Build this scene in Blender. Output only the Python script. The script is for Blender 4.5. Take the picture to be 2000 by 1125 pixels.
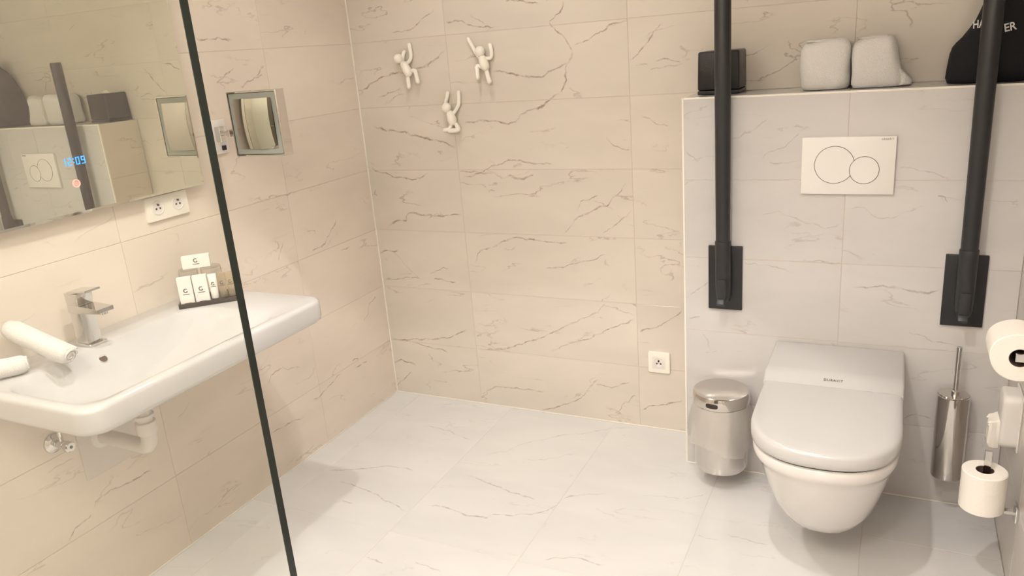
import bpy, bmesh, math, random
from mathutils import Vector, Matrix

random.seed(7)
SC = bpy.context.scene
COL = SC.collection
for o in list(bpy.data.objects):
    bpy.data.objects.remove(o, do_unlink=True)
PI = math.pi

# ------------------------------------------------------------ camera, world, light, exposure
cam_d = bpy.data.cameras.new('camera')
cam = bpy.data.objects.new('camera', cam_d)
COL.objects.link(cam)
cam_d.sensor_width = 36.0
cam_d.lens = 1517.745 / 2000.0 * 36.0
cam_d.clip_start = 0.01
_fw = Vector((-0.43266236, 0.85112729, -0.29729719))
_up = Vector((-0.06132586, 0.30121184, 0.95158319))
_rt = Vector((0.89946785, 0.42994624, -0.07812691))
cam.matrix_world = Matrix(((_rt.x, _up.x, -_fw.x, 1.95383), (_rt.y, _up.y, -_fw.y, -2.62307),
                           (_rt.z, _up.z, -_fw.z, 1.44536), (0, 0, 0, 1)))
SC.camera = cam

world = bpy.data.worlds.new('world')
SC.world = world
world.use_nodes = True
world.node_tree.nodes['Background'].inputs[0].default_value = (1.0, 0.9, 0.8, 1)
world.node_tree.nodes['Background'].inputs[1].default_value = 0.05

CEIL = 2.40


def spot(name, loc, target, watts, deg, blend, radius=0.035, col=(1.0, 0.955, 0.92)):
    d = bpy.data.lights.new(name, 'SPOT')
    d.energy = watts
    d.spot_size = math.radians(deg)
    d.spot_blend = blend
    d.shadow_soft_size = radius
    d.color = col
    o = bpy.data.objects.new(name, d)
    COL.objects.link(o)
    o.location = loc
    o.rotation_euler = (Vector(target) - Vector(loc)).to_track_quat('-Z', 'Y').to_euler()
    return o


# recessed ceiling downlights, with one added wall fill
spot('downlight', (0.85, -1.50, CEIL - 0.03), (0.85, -1.50, 0), 48, 80, 0.10, 0.025)
spot('downlight', (0.72, -0.62, CEIL - 0.03), (0.72, -0.62, 0), 17, 115, 0.6, 0.07)  # no lamp known here, added to brighten the left and back walls
spot('downlight', (1.56, -1.65, CEIL - 0.03), (1.56, -1.65, 0), 54, 115, 0.5, 0.025)
spot('downlight', (0.70, -2.55, CEIL - 0.03), (0.70, -2.55, 0), 30, 140, 0.6, 0.10)
spot('downlight', (1.75, -2.75, CEIL - 0.03), (1.75, -2.75, 0), 34, 140, 0.6, 0.05)
# added unseen fill behind the camera, shining up at the ceiling for ambient light
up_fill_d = bpy.data.lights.new('up_fill_light', 'AREA')
up_fill_d.shape = 'RECTANGLE'
up_fill_d.size, up_fill_d.size_y = 1.5, 0.3
up_fill_d.energy = 52
up_fill_d.color = (1.0, 0.955, 0.92)
up_fill = bpy.data.objects.new('up_fill_light', up_fill_d)
COL.objects.link(up_fill)
up_fill.location = (1.2, -2.9, 1.95)
up_fill.rotation_euler = (PI, 0, 0)

SC.view_settings.view_transform = 'Standard'
SC.view_settings.look = 'None'
SC.view_settings.gamma = 1.0
SC.view_settings.use_curve_mapping = False
SC.view_settings.exposure = -0.04

VEINS_BACK = [
 (1, 1.2, [(0.849,1.512),(0.89,1.543),(0.9,1.579)]),
 (1, 1.2, [(0.932,1.412),(0.914,1.431),(0.878,1.479),(0.849,1.512)]),
 (1, 1.2, [(0.876,1.274),(0.9,1.312),(0.897,1.352),(0.918,1.378),(0.932,1.412)]),
 (0, 1.4, [(0.471,1.175),(0.548,1.186),(0.605,1.182),(0.661,1.169),(0.702,1.177),(0.719,1.205),(0.783,1.223),(0.813,1.237),(0.876,1.274)]),
 (0, 1, [(0.937,1.426),(0.976,1.44),(1.007,1.455),(1.038,1.473),(1.083,1.488),(1.126,1.496)]),
 (0, 1.2, [(0.614,1.364),(0.652,1.355),(0.706,1.342),(0.763,1.331),(0.808,1.329),(0.837,1.344),(0.878,1.363),(0.918,1.371)]),
 (0, 1.2, [(0.006,1.317),(0.081,1.343),(0.156,1.375),(0.253,1.378),(0.312,1.39),(0.39,1.419),(0.429,1.447)]),
 (0, 0.8, [(0.09,1.27),(0.103,1.29),(0.165,1.307),(0.207,1.325)]),
 (0, 1.2, [(0.055,1.177),(0.084,1.17),(0.173,1.157),(0.23,1.143),(0.296,1.125),(0.37,1.108),(0.428,1.086)]),
 (0, 1, [(0.009,1.02),(0.037,1.003),(0.087,0.986),(0.146,0.97),(0.2,0.962),(0.251,0.969),(0.287,0.985)]),
 (0, 0.8, [(0.432,0.997),(0.497,0.993),(0.56,0.986),(0.605,0.985)]),
 (0, 0.9, [(0.443,0.969),(0.514,0.986),(0.58,1.013),(0.662,1.036),(0.713,1.027),(0.764,1.023),(0.831,1.022)]),
 (0, 1.2, [(0.639,0.975),(0.682,0.965),(0.726,0.97),(0.748,0.98)]),
 (0, 1.3, [(0.057,0.756),(0.087,0.78),(0.156,0.795),(0.175,0.82),(0.226,0.823),(0.305,0.813),(0.383,0.819),(0.427,0.823)]),
 (0, 1.1, [(0.856,0.755),(0.896,0.797),(0.918,0.821),(0.985,0.854),(1.034,0.87),(1.075,0.908),(1.107,0.954)]),
 (0, 0.8, [(0.911,0.844),(0.929,0.88),(1.003,0.904)]),
 (0, 1, [(1.009,0.76),(1.054,0.793),(1.087,0.821),(1.123,0.852)]),
 (1, 1, [(1.133,1.365),(1.173,1.396),(1.203,1.427),(1.232,1.464),(1.239,1.476)]),
 (0, 0.7, [(1.15,1.35),(1.194,1.351)]),
 (0, 0.9, [(1.215,1.36),(1.251,1.365),(1.306,1.347)]),
 (0, 0.6, [(1.2,1.334),(1.257,1.337),(1.313,1.341)]),
 (0, 0.8, [(0.193,1.524),(0.284,1.532),(0.354,1.571),(0.393,1.59)]),
 (0, 0.7, [(1.036,1.105),(1.074,1.083),(1.096,1.07),(1.126,1.067)]),
 (0, 0.6, [(1.167,1.181),(1.225,1.154),(1.26,1.139)]),
 (0, 0.9, [(0.437,1.551),(0.502,1.542),(0.552,1.522),(0.637,1.513)]),
 (0, 1, [(0.686,1.597),(0.743,1.588),(0.798,1.585),(0.818,1.574)]),
 (0, 1, [(0.004,0.641),(0.04,0.659),(0.062,0.653),(0.096,0.663)]),
 (0, 0.8, [(0.01,0.527),(0.077,0.536),(0.17,0.545),(0.197,0.543)]),
 (0, 0.8, [(0.242,0.576),(0.305,0.588),(0.336,0.598)]),
 (0, 1, [(0.26,0.546),(0.304,0.547),(0.338,0.537),(0.363,0.537)]),
 (0, 1, [(0.462,0.625),(0.482,0.658),(0.496,0.674),(0.545,0.691)]),
 (0, 0.6, [(0.077,0.66),(0.1,0.629),(0.148,0.58),(0.197,0.543)]),
 (0, 1, [(0.545,0.691),(0.604,0.722),(0.661,0.739),(0.746,0.727),(0.872,0.722)]),
 (0, 0.8, [(0.77,0.617),(0.867,0.632),(0.95,0.656),(1.032,0.689)]),
 (0, 1, [(0.445,0.253),(0.553,0.259),(0.673,0.304),(0.777,0.353),(0.878,0.405),(0.975,0.455),(1.018,0.499)]),
 (0, 0.9, [(0.772,0.276),(0.829,0.303),(0.96,0.359),(1.024,0.396),(1.095,0.423),(1.126,0.446)]),
 (0, 1.1, [(1.139,0.396),(1.203,0.417),(1.252,0.447),(1.299,0.485)]),
 (0, 0.9, [(0.0,0.251),(0.196,0.269),(0.313,0.292),(0.406,0.341)]),
 (0, 0.9, [(0.114,0.249),(0.204,0.234),(0.292,0.22)]),
 (0, 1, [(0.001,0.134),(0.041,0.157),(0.119,0.141)]),
 (0, 0.9, [(-0.005,0.026),(0.095,0.107)]),
 (0, 0.9, [(0.435,0.04),(0.488,0.077),(0.526,0.087),(0.726,0.096)]),
 (0, 1, [(0.707,0.001),(0.79,0.035),(0.893,0.089),(0.945,0.163),(0.972,0.177)]),
 (1, 0.9, [(1.03,0.036),(1.074,0.092),(1.116,0.13)]),
 (0, 1, [(1.129,0.061),(1.165,0.088),(1.246,0.11),(1.295,0.133)]),
 (0, 0.8, [(0.95,0.153),(1.013,0.144),(1.097,0.182)]),
]
VEINS_LEFT = [
 (0, 1.3, [(-0.411,0.767),(-0.367,0.77),(-0.335,0.776),(-0.306,0.802),(-0.272,0.823),(-0.247,0.846)]),
 (0, 0.9, [(-0.25,0.718),(-0.188,0.723)]),
 (1, 0.8, [(-0.593,0.778),(-0.574,0.811),(-0.545,0.839)]),
 (0, 0.8, [(-0.596,1.002),(-0.569,1.006),(-0.489,0.999),(-0.438,1.0)]),
 (0, 0.9, [(-0.783,1.544),(-0.744,1.538),(-0.682,1.54),(-0.666,1.535),(-0.627,1.535)]),
 (0, 0.9, [(-0.629,1.384),(-0.603,1.395),(-0.552,1.411),(-0.512,1.418)]),
 (0, 0.9, [(-0.545,1.42),(-0.532,1.424),(-0.501,1.445)]),
 (0, 0.9, [(-0.728,1.407),(-0.689,1.426),(-0.649,1.446)]),
 (0, 0.8, [(-0.76,0.358),(-0.721,0.393),(-0.663,0.398),(-0.641,0.376),(-0.579,0.363)]),
 (0, 0.8, [(-0.776,0.186),(-0.689,0.176),(-0.587,0.168)]),
 (0, 1, [(-0.539,0.202),(-0.498,0.204),(-0.454,0.217),(-0.362,0.242)]),
 (0, 1, [(-0.28,0.26),(-0.234,0.256)]),
 (0, 1, [(-0.265,0.223),(-0.182,0.223)]),
 (0, 0.8, [(-0.168,0.392),(-0.106,0.454),(-0.065,0.47)]),
 (0, 1, [(-1.56,0.255),(-1.536,0.269),(-1.525,0.282),(-1.494,0.289),(-1.465,0.288)]),
 (0, 1, [(-1.465,0.288),(-1.455,0.317),(-1.43,0.327),(-1.395,0.324),(-1.344,0.315),(-1.301,0.313),(-1.267,0.315)]),
 (0, 0.6, [(-1.139,0.419),(-1.11,0.435),(-1.078,0.45)]),
 (0, 0.7, [(-1.56,0.472),(-1.52,0.473),(-1.492,0.474),(-1.472,0.468)]),
 (0, 0.5, [(-1.371,0.153),(-1.292,0.129),(-1.193,0.115)]),
]
VEINS_BOX = [
 (0, 0.9, [(1.723,0.754),(1.762,0.756),(1.806,0.752),(1.827,0.752)]),
 (0, 1, [(1.857,0.679),(1.911,0.68),(1.947,0.688),(1.983,0.687),(2.029,0.678),(2.07,0.675),(2.099,0.682)]),
 (0, 0.6, [(1.595,0.894),(1.651,0.901),(1.702,0.881),(1.78,0.86),(1.833,0.87)]),
 (0, 0.6, [(1.846,0.92),(1.883,0.915),(1.915,0.886),(1.97,0.899),(2.042,0.929)]),
 (0, 0.7, [(1.598,1.064),(1.62,1.081),(1.663,1.098),(1.705,1.142)]),
 (0, 0.7, [(1.55,0.746),(1.597,0.73),(1.626,0.737),(1.673,0.721),(1.702,0.713)]),
 (0, 0.6, [(1.966,1.038),(2.015,1.027),(2.054,1.022),(2.093,1.004)]),
 (0, 0.9, [(2.063,0.957),(2.083,0.954),(2.094,0.939)]),
 (0, 0.9, [(1.369,1.085),(1.405,1.06),(1.423,1.078)]),
 (0, 0.9, [(1.363,0.607),(1.383,0.625),(1.409,0.647),(1.434,0.668)]),
 (0, 0.7, [(1.512,1.124),(1.54,1.132),(1.574,1.157),(1.612,1.179)]),
 (0, 0.7, [(1.62,1.046),(1.665,1.052),(1.705,1.066)]),
 (0, 0.8, [(1.369,0.542),(1.414,0.549)]),
 (1, 0.7, [(1.44,0.434),(1.436,0.459),(1.414,0.497)]),
 (0, 0.8, [(2.026,0.268),(2.062,0.289),(2.1,0.279)]),
 (0, 0.7, [(2.02,0.552),(2.076,0.532),(2.135,0.524),(2.153,0.515)]),
 (0, 0.6, [(1.428,0.425),(1.466,0.437)]),
]
VEINS_FLOOR = [
 (0, 1, [(0.136,-0.671),(0.225,-0.632),(0.304,-0.597),(0.331,-0.569),(0.397,-0.567),(0.444,-0.571)]),
 (0, 1, [(0.648,-0.532),(0.825,-0.579),(0.951,-0.602)]),
 (0, 1.1, [(0.614,-0.748),(0.672,-0.736),(0.76,-0.753),(0.842,-0.747),(0.848,-0.723),(0.915,-0.707),(0.996,-0.664),(1.006,-0.646),(1.027,-0.608),(1.034,-0.558),(1.099,-0.512)]),
 (0, 0.8, [(0.637,-0.393),(0.708,-0.341),(0.763,-0.252),(0.857,-0.17),(0.944,-0.121),(1.034,-0.05),(1.119,-0.024)]),
 (0, 0.9, [(0.224,-0.716),(0.334,-0.733),(0.425,-0.754),(0.572,-0.801)]),
 (0, 0.8, [(1.098,-0.878),(1.188,-0.84),(1.245,-0.845),(1.277,-0.846)]),
 (0, 0.8, [(0.586,-1.053),(0.65,-1.063)]),
 (0, 0.8, [(0.739,-1.018),(0.838,-1.033)]),
 (0, 0.7, [(0.302,-0.251),(0.417,-0.262),(0.548,-0.308)]),
 (0, 0.8, [(0.297,-0.846),(0.317,-0.815),(0.367,-0.823)]),
 (0, 0.8, [(1.4,-0.437),(1.426,-0.433),(1.462,-0.395)]),
 (0, 0.8, [(1.49,-0.618),(1.553,-0.625)]),
 (0, 0.7, [(1.57,-0.587),(1.631,-0.591),(1.691,-0.598)]),
 (0, 0.7, [(1.038,-0.55),(1.095,-0.518),(1.157,-0.488)]),
 (0, 0.6, [(1.269,-0.464),(1.339,-0.449),(1.402,-0.445)]),
 (0, 0.6, [(0.81,-0.374),(0.881,-0.346),(0.947,-0.294),(0.985,-0.266)]),
]


# ------------------------------------------------------------ mesh helpers
def mk(name, bm, m=None, parent=None, smooth=True, angle=35, loc=None):
    bmesh.ops.recalc_face_normals(bm, faces=bm.faces[:])
    me = bpy.data.meshes.new(name)
    bm.to_mesh(me)
    bm.free()
    if smooth:
        for p in me.polygons:
            p.use_smooth = True
        me.set_sharp_from_angle(angle=math.radians(angle))
    if m is not None:
        me.materials.append(m)
    o = bpy.data.objects.new(name, me)
    COL.objects.link(o)
    if parent is not None:
        o.parent = parent
    if loc is not None:
        o.location = loc
    return o


def tag(o, label=None, cat=None, group=None, kind=None):
    if label: o['label'] = label
    if cat: o['category'] = cat
    if group: o['group'] = group
    if kind: o['kind'] = kind
    return o


def thing(name, label, cat, loc=(0, 0, 0), rz=0.0, group=None):
    o = bpy.data.objects.new(name, None)
    COL.objects.link(o)
    o.location = loc
    o.rotation_euler = (0, 0, rz)
    o.empty_display_size = 0.05
    return tag(o, label, cat, group)


def copy_thing(o, loc, label=None, rz=None):
    c = o.copy()
    COL.objects.link(c)
    c.location = loc
    if rz is not None: c.rotation_euler = (0, 0, rz)
    if label: c['label'] = label
    for ch in list(o.children):
        d = ch.copy()
        COL.objects.link(d)
        d.parent = c
        for gch in list(ch.children):
            e = gch.copy()
            COL.objects.link(e)
            e.parent = d
    return c


def BM():
    return bmesh.new()


def box(bm, x0, x1, y0, y1, z0, z1, bev=0.0, seg=2, mat=None):
    vs = [bm.verts.new(c) for c in ((x0, y0, z0), (x1, y0, z0), (x1, y1, z0), (x0, y1, z0),
                                    (x0, y0, z1), (x1, y0, z1), (x1, y1, z1), (x0, y1, z1))]
    fs = [bm.faces.new([vs[i] for i in f]) for f in
          ((0, 3, 2, 1), (4, 5, 6, 7), (0, 1, 5, 4), (1, 2, 6, 5), (2, 3, 7, 6), (3, 0, 4, 7))]
    if mat is not None:
        bmesh.ops.transform(bm, matrix=mat, verts=vs)
    if bev > 0:
        es = list({e for f in fs for e in f.edges})
        bmesh.ops.bevel(bm, geom=es, offset=bev, segments=seg, profile=0.5, affect='EDGES')
    return bm


def frame_to(direction):
    return Vector(direction).to_track_quat('Z', 'Y').to_matrix()


def loft(bm, loops, cap0=True, cap1=True, closed=False):
    rows = [[bm.verts.new(p) for p in lp] for lp in loops]
    n = len(rows[0])
    pairs = list(zip(rows[:-1], rows[1:]))
    if closed:
        pairs.append((rows[-1], rows[0]))
    for a, b in pairs:
        for i in range(n):
            j = (i + 1) % n
            bm.faces.new((a[i], a[j], b[j], b[i]))
    if not closed:
        if cap0: bm.faces.new(list(reversed(rows[0])))
        if cap1: bm.faces.new(rows[-1])
    return bm


def circ(c, r, n=24, axis='z', ry=None):
    ry = r if ry is None else ry
    out = []
    for i in range(n):
        t = 2 * PI * i / n
        a, b = r * math.cos(t), ry * math.sin(t)
        if axis == 'z': out.append(Vector(c) + Vector((a, b, 0)))
        elif axis == 'y': out.append(Vector(c) + Vector((a, 0, b)))
        else: out.append(Vector(c) + Vector((0, a, b)))
    return out


def lathe(bm, c, prof, n=32, axis='z', cap0=True, cap1=True):
    """prof: (radius, height along axis)"""
    loops = []
    for r, h in prof:
        p = Vector(c)
        if axis == 'z': p = p + Vector((0, 0, h))
        elif axis == 'y': p = p + Vector((0, h, 0))
        else: p = p + Vector((h, 0, 0))
        loops.append(circ(p, max(r, 1e-4), n, axis))
    return loft(bm, loops, cap0, cap1)


def tube(bm, pts, radii, n=14, caps=True, round_ends=False):
    pts = [Vector(p) for p in pts]
    if not isinstance(radii, (list, tuple)): radii = [radii] * len(pts)
    radii = list(radii)
    if round_ends:
        def ext(p, q, r):
            d = (p - q).normalized()
            return [(p + d * r * s, r * math.sqrt(max(0.0, 1 - s * s))) for s in (0.97, 0.8, 0.45)]
        a = ext(pts[0], pts[1], radii[0])
        b = list(reversed(ext(pts[-1], pts[-2], radii[-1])))
        pts = [x[0] for x in a] + pts + [x[0] for x in b]
        radii = [max(x[1], 0.0004) for x in a] + radii + [max(x[1], 0.0004) for x in b]
    loops = []
    ref = None
    for i, p in enumerate(pts):
        if i == 0: d = pts[1] - pts[0]
        elif i == len(pts) - 1: d = pts[-1] - pts[-2]
        else: d = (pts[i + 1] - p).normalized() + (p - pts[i - 1]).normalized()
        d = d.normalized()
        if ref is None:
            ref = Vector((0, 0, 1)) if abs(d.z) < 0.9 else Vector((1, 0, 0))
        a = (ref - d * ref.dot(d)).normalized()
        ref = a
        b = d.cross(a)
        loops.append([p + (a * math.cos(2 * PI * k / n) + b * math.sin(2 * PI * k / n)) * radii[i] for k in range(n)])
    return loft(bm, loops, caps, caps)


def smooth_path(pts, k=6):
    """Catmull-Rom through pts"""
    P = [Vector(p) for p in pts]
    P = [P[0] * 2 - P[1]] + P + [P[-1] * 2 - P[-2]]
    out = []
    for i in range(1, len(P) - 2):
        for s in range(k):
            t = s / k
            a, b, c, d = P[i - 1], P[i], P[i + 1], P[i + 2]
            out.append(0.5 * ((2 * b) + (c - a) * t + (2 * a - 5 * b + 4 * c - d) * t * t + (3 * b - a - 3 * c + d) * t ** 3))
    out.append(P[-2])
    return out


def ball(bm, c, r, sx=1, sy=1, sz=1, n=20, m=12):
    loops = []
    for i in range(1, m):
        t = PI * i / m
        loops.append([Vector(c) + Vector((math.sin(t) * math.cos(2 * PI * k / n) * r * sx,
                                          math.sin(t) * math.sin(2 * PI * k / n) * r * sy,
                                          -math.cos(t) * r * sz)) for k in range(n)])
    return loft(bm, loops)


def rrect(x0, x1, y0, y1, rad, z, n=8):
    """rounded rectangle, counter-clockwise; rad = (r00, r10, r11, r01)"""
    if not isinstance(rad, (list, tuple)): rad = (rad,) * 4
    out = []
    for (cx, cy, sx, sy, a0), r in zip(((x0, y0, 1, 1, PI), (x1, y0, -1, 1, 1.5 * PI), (x1, y1, -1, -1, 0), (x0, y1, 1, -1, 0.5 * PI)), rad):
        px, py = cx + sx * r, cy + sy * r
        for i in range(n + 1):
            t = a0 + 0.5 * PI * i / n
            out.append(Vector((px + r * math.cos(t), py + r * math.sin(t), z)))
    return out


def sup(cx, cy, a, b, z, n=40, e=3.0):
    out = []
    for i in range(n):
        t = 2 * PI * i / n
        c, s = math.cos(t), math.sin(t)
        out.append(Vector((cx + a * math.copysign(abs(c) ** (2 / e), c), cy + b * math.copysign(abs(s) ** (2 / e), s), z)))
    return out


def text_obj(name, s, size, mtx, m, parent, extrude=0.0004, align='CENTER', spacing=1.0, bold=0.0):
    cu = bpy.data.curves.new(name, 'FONT')
    cu.body = s
    cu.size = size
    cu.extrude = extrude
    cu.align_x = align
    cu.align_y = 'CENTER'
    cu.space_character = spacing
    cu.offset = bold
    cu.resolution_u = 3
    t = bpy.data.objects.new(name + '_tmp', cu)
    COL.objects.link(t)
    dg = bpy.context.evaluated_depsgraph_get()
    me = bpy.data.meshes.new_from_object(t.evaluated_get(dg))
    bpy.data.objects.remove(t, do_unlink=True)
    bpy.data.curves.remove(cu)
    me.name = name
    me.transform(mtx)
    me.materials.clear()
    me.materials.append(m)
    o = bpy.data.objects.new(name, me)
    COL.objects.link(o)
    o.parent = parent
    return o


def basis(xa, ya, loc):
    xa, ya = Vector(xa).normalized(), Vector(ya).normalized()
    za = xa.cross(ya)
    return Matrix(((xa.x, ya.x, za.x, loc[0]), (xa.y, ya.y, za.y, loc[1]), (xa.z, ya.z, za.z, loc[2]), (0, 0, 0, 1)))


# ------------------------------------------------------------ materials
def new_mat(name):
    m = bpy.data.materials.new(name)
    m.use_nodes = True
    nt = m.node_tree
    return m, nt, nt.nodes['Principled BSDF']


def pmat(name, col, rough=0.5, metal=0.0, spec=0.5, noise=0.0, nscale=40.0, bump=0.0, bscale=200.0, emit=0.0, ecol=None, sheen=0.0, coat=0.0):
    m, nt, b = new_mat(name)
    N, L = nt.nodes, nt.links
    b.inputs['Base Color'].default_value = (*col, 1)
    b.inputs['Roughness'].default_value = rough
    b.inputs['Metallic'].default_value = metal
    b.inputs['Specular IOR Level'].default_value = spec
    if coat: 
        b.inputs['Coat Weight'].default_value = coat
        b.inputs['Coat Roughness'].default_value = 0.04
    if sheen:
        b.inputs['Sheen Weight'].default_value = sheen
        b.inputs['Sheen Roughness'].default_value = 0.6
    if emit:
        b.inputs['Emission Color'].default_value = (*(ecol or col), 1)
        b.inputs['Emission Strength'].default_value = emit
    tc = N.new('ShaderNodeTexCoord')
    if noise:
        n = N.new('ShaderNodeTexNoise'); n.inputs['Scale'].default_value = nscale; n.inputs['Detail'].default_value = 4
        L.new(tc.outputs['Object'], n.inputs['Vector'])
        mx = N.new('ShaderNodeMix'); mx.data_type = 'RGBA'
        mx.inputs[6].default_value = (*[c * (1 - noise) for c in col], 1)
        mx.inputs[7].default_value = (*[min(1, c * (1 + noise)) for c in col], 1)
        L.new(n.outputs[0], mx.inputs[0]); L.new(mx.outputs[2], b.inputs['Base Color'])
    if bump:
        n = N.new('ShaderNodeTexNoise'); n.inputs['Scale'].default_value = bscale; n.inputs['Detail'].default_value = 3
        L.new(tc.outputs['Object'], n.inputs['Vector'])
        bp = N.new('ShaderNodeBump'); bp.inputs['Strength'].default_value = bump; bp.inputs['Distance'].default_value = 0.003
        L.new(n.outputs[0], bp.inputs['Height']); L.new(bp.outputs[0], b.inputs['Normal'])
    return m


def marble(name, plane, base, veincol, veins, rough=0.14, vs=0.75, bg=0.48):
    m, nt, b = new_mat(name)
    N, L = nt.nodes, nt.links

    def math_(op, a, bb=None, clamp=False):
        n = N.new('ShaderNodeMath'); n.operation = op; n.use_clamp = clamp
        for i, x in enumerate((a, bb)):
            if x is None: continue
            if isinstance(x, (int, float)): n.inputs[i].default_value = x
            else: L.new(x, n.inputs[i])
        return n.outputs[0]

    def noise(vec, scale, detail=3, dist=0.0, out=0):
        n = N.new('ShaderNodeTexNoise')
        n.inputs['Scale'].default_value = scale; n.inputs['Detail'].default_value = detail; n.inputs['Distortion'].default_value = dist
        L.new(vec, n.inputs['Vector'])
        return n.outputs[out]

    def mrange(x, a, bb, c, d, interp='LINEAR'):
        n = N.new('ShaderNodeMapRange'); n.interpolation_type = interp
        L.new(x, n.inputs[0])
        for i, v in zip((1, 2, 3, 4), (a, bb, c, d)): n.inputs[i].default_value = v
        return n.outputs[0]
    geo = N.new('ShaderNodeNewGeometry')
    pos = geo.outputs['Position']
    oi = N.new('ShaderNodeObjectInfo')
    sep = N.new('ShaderNodeSeparateXYZ'); L.new(pos, sep.inputs[0])
    U = sep.outputs[{'x': 0, 'y': 1, 'z': 2}[plane[0]]]
    V = sep.outputs[{'x': 0, 'y': 1, 'z': 2}[plane[1]]]
    dn = N.new('ShaderNodeSeparateColor'); L.new(noise(pos, 26, 4, 0, 1), dn.inputs[0])
    du = math_('MULTIPLY', math_('SUBTRACT', dn.outputs[0], 0.5), 0.030)
    dv = math_('MULTIPLY', math_('SUBTRACT', dn.outputs[1], 0.5), 0.030)
    u, v = math_('ADD', U, du), math_('ADD', V, dv)
    total = None
    for axis, w, pts in veins:
        a, c = (u, v) if axis == 0 else (v, u)
        P = [(p[axis], p[1 - axis]) for p in pts]
        a0, a1 = P[0][0], P[-1][0]
        c0, c1 = min(p[1] for p in P), max(p[1] for p in P)
        if c1 - c0 < 1e-3: c1 = c0 + 1e-3
        t = math_('MULTIPLY', math_('SUBTRACT', a, a0), 1.0 / (a1 - a0))
        fc = N.new('ShaderNodeFloatCurve')
        cv = fc.mapping.curves[0]
        cv.points[0].location = (0.0, (P[0][1] - c0) / (c1 - c0))
        cv.points[1].location = (1.0, (P[-1][1] - c0) / (c1 - c0))
        for p in P[1:-1]:
            cv.points.new((p[0] - a0) / (a1 - a0), (p[1] - c0) / (c1 - c0))
        for q in cv.points: q.handle_type = 'VECTOR'
        fc.mapping.update()
        L.new(t, fc.inputs['Value'])
        cen = math_('ADD', math_('MULTIPLY', fc.outputs[0], c1 - c0), c0)
        dist = math_('ABSOLUTE', math_('SUBTRACT', c, cen))
        core = mrange(dist, 0.0006, 0.0042 * w, 1.0, 0.0, 'SMOOTHSTEP')
        end = math_('MULTIPLY', math_('MINIMUM', t, math_('SUBTRACT', 1.0, t)), 12.0, True)
        core = math_('MULTIPLY', math_('MULTIPLY', core, end), min(1.0, w))
        total = core if total is None else math_('MAXIMUM', total, core)
    brk = mrange(noise(pos, 34, 3), 0.38, 0.62, 0.22, 1.0)
    # fine background veining, running diagonally
    mp = N.new('ShaderNodeMapping')
    cmb = N.new('ShaderNodeCombineXYZ'); L.new(U, cmb.inputs[0]); L.new(V, cmb.inputs[1])
    L.new(math_('MULTIPLY', oi.outputs['Random'], 7.0), cmb.inputs[2])
    L.new(cmb.outputs[0], mp.inputs[0])
    mp.inputs['Rotation'].default_value = (0, 0, -0.55)
    mp.inputs['Scale'].default_value = (1.5, 4.2, 1.0)
    nb = noise(mp.outputs[0], 2.3, 7, 0.35)
    bgv = mrange(math_('ABSOLUTE', math_('SUBTRACT', nb, 0.5)), 0.0, 0.012, 1.0, 0.0, 'SMOOTHSTEP')
    gate = mrange(noise(mp.outputs[0], 3.1, 2), 0.50, 0.68, 0.0, 1.0, 'SMOOTHSTEP')
    bgv = math_('MULTIPLY', math_('MULTIPLY', bgv, gate), bg)
    if total is not None:
        total = math_('MAXIMUM', math_('MULTIPLY', total, brk), bgv)
    else:
        total = bgv
    fac = math_('MULTIPLY', total, vs, True)
    cloud = mrange(noise(mp.outputs[0], 1.6, 4, 0.4), 0.35, 0.65, 0.965, 1.03)
    tone = mrange(oi.outputs['Random'], 0, 1, 0.985, 1.015)
    sc = N.new('ShaderNodeVectorMath'); sc.operation = 'SCALE'
    sc.inputs[0].default_value = base
    L.new(math_('MULTIPLY', cloud, tone), sc.inputs['Scale'])
    mx = N.new('ShaderNodeMix'); mx.data_type = 'RGBA'
    L.new(fac, mx.inputs[0]); L.new(sc.outputs[0], mx.inputs[6]); mx.inputs[7].default_value = (*veincol, 1)
    L.new(mx.outputs[2], b.inputs['Base Color'])
    b.inputs['Roughness'].default_value = rough
    return m


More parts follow.
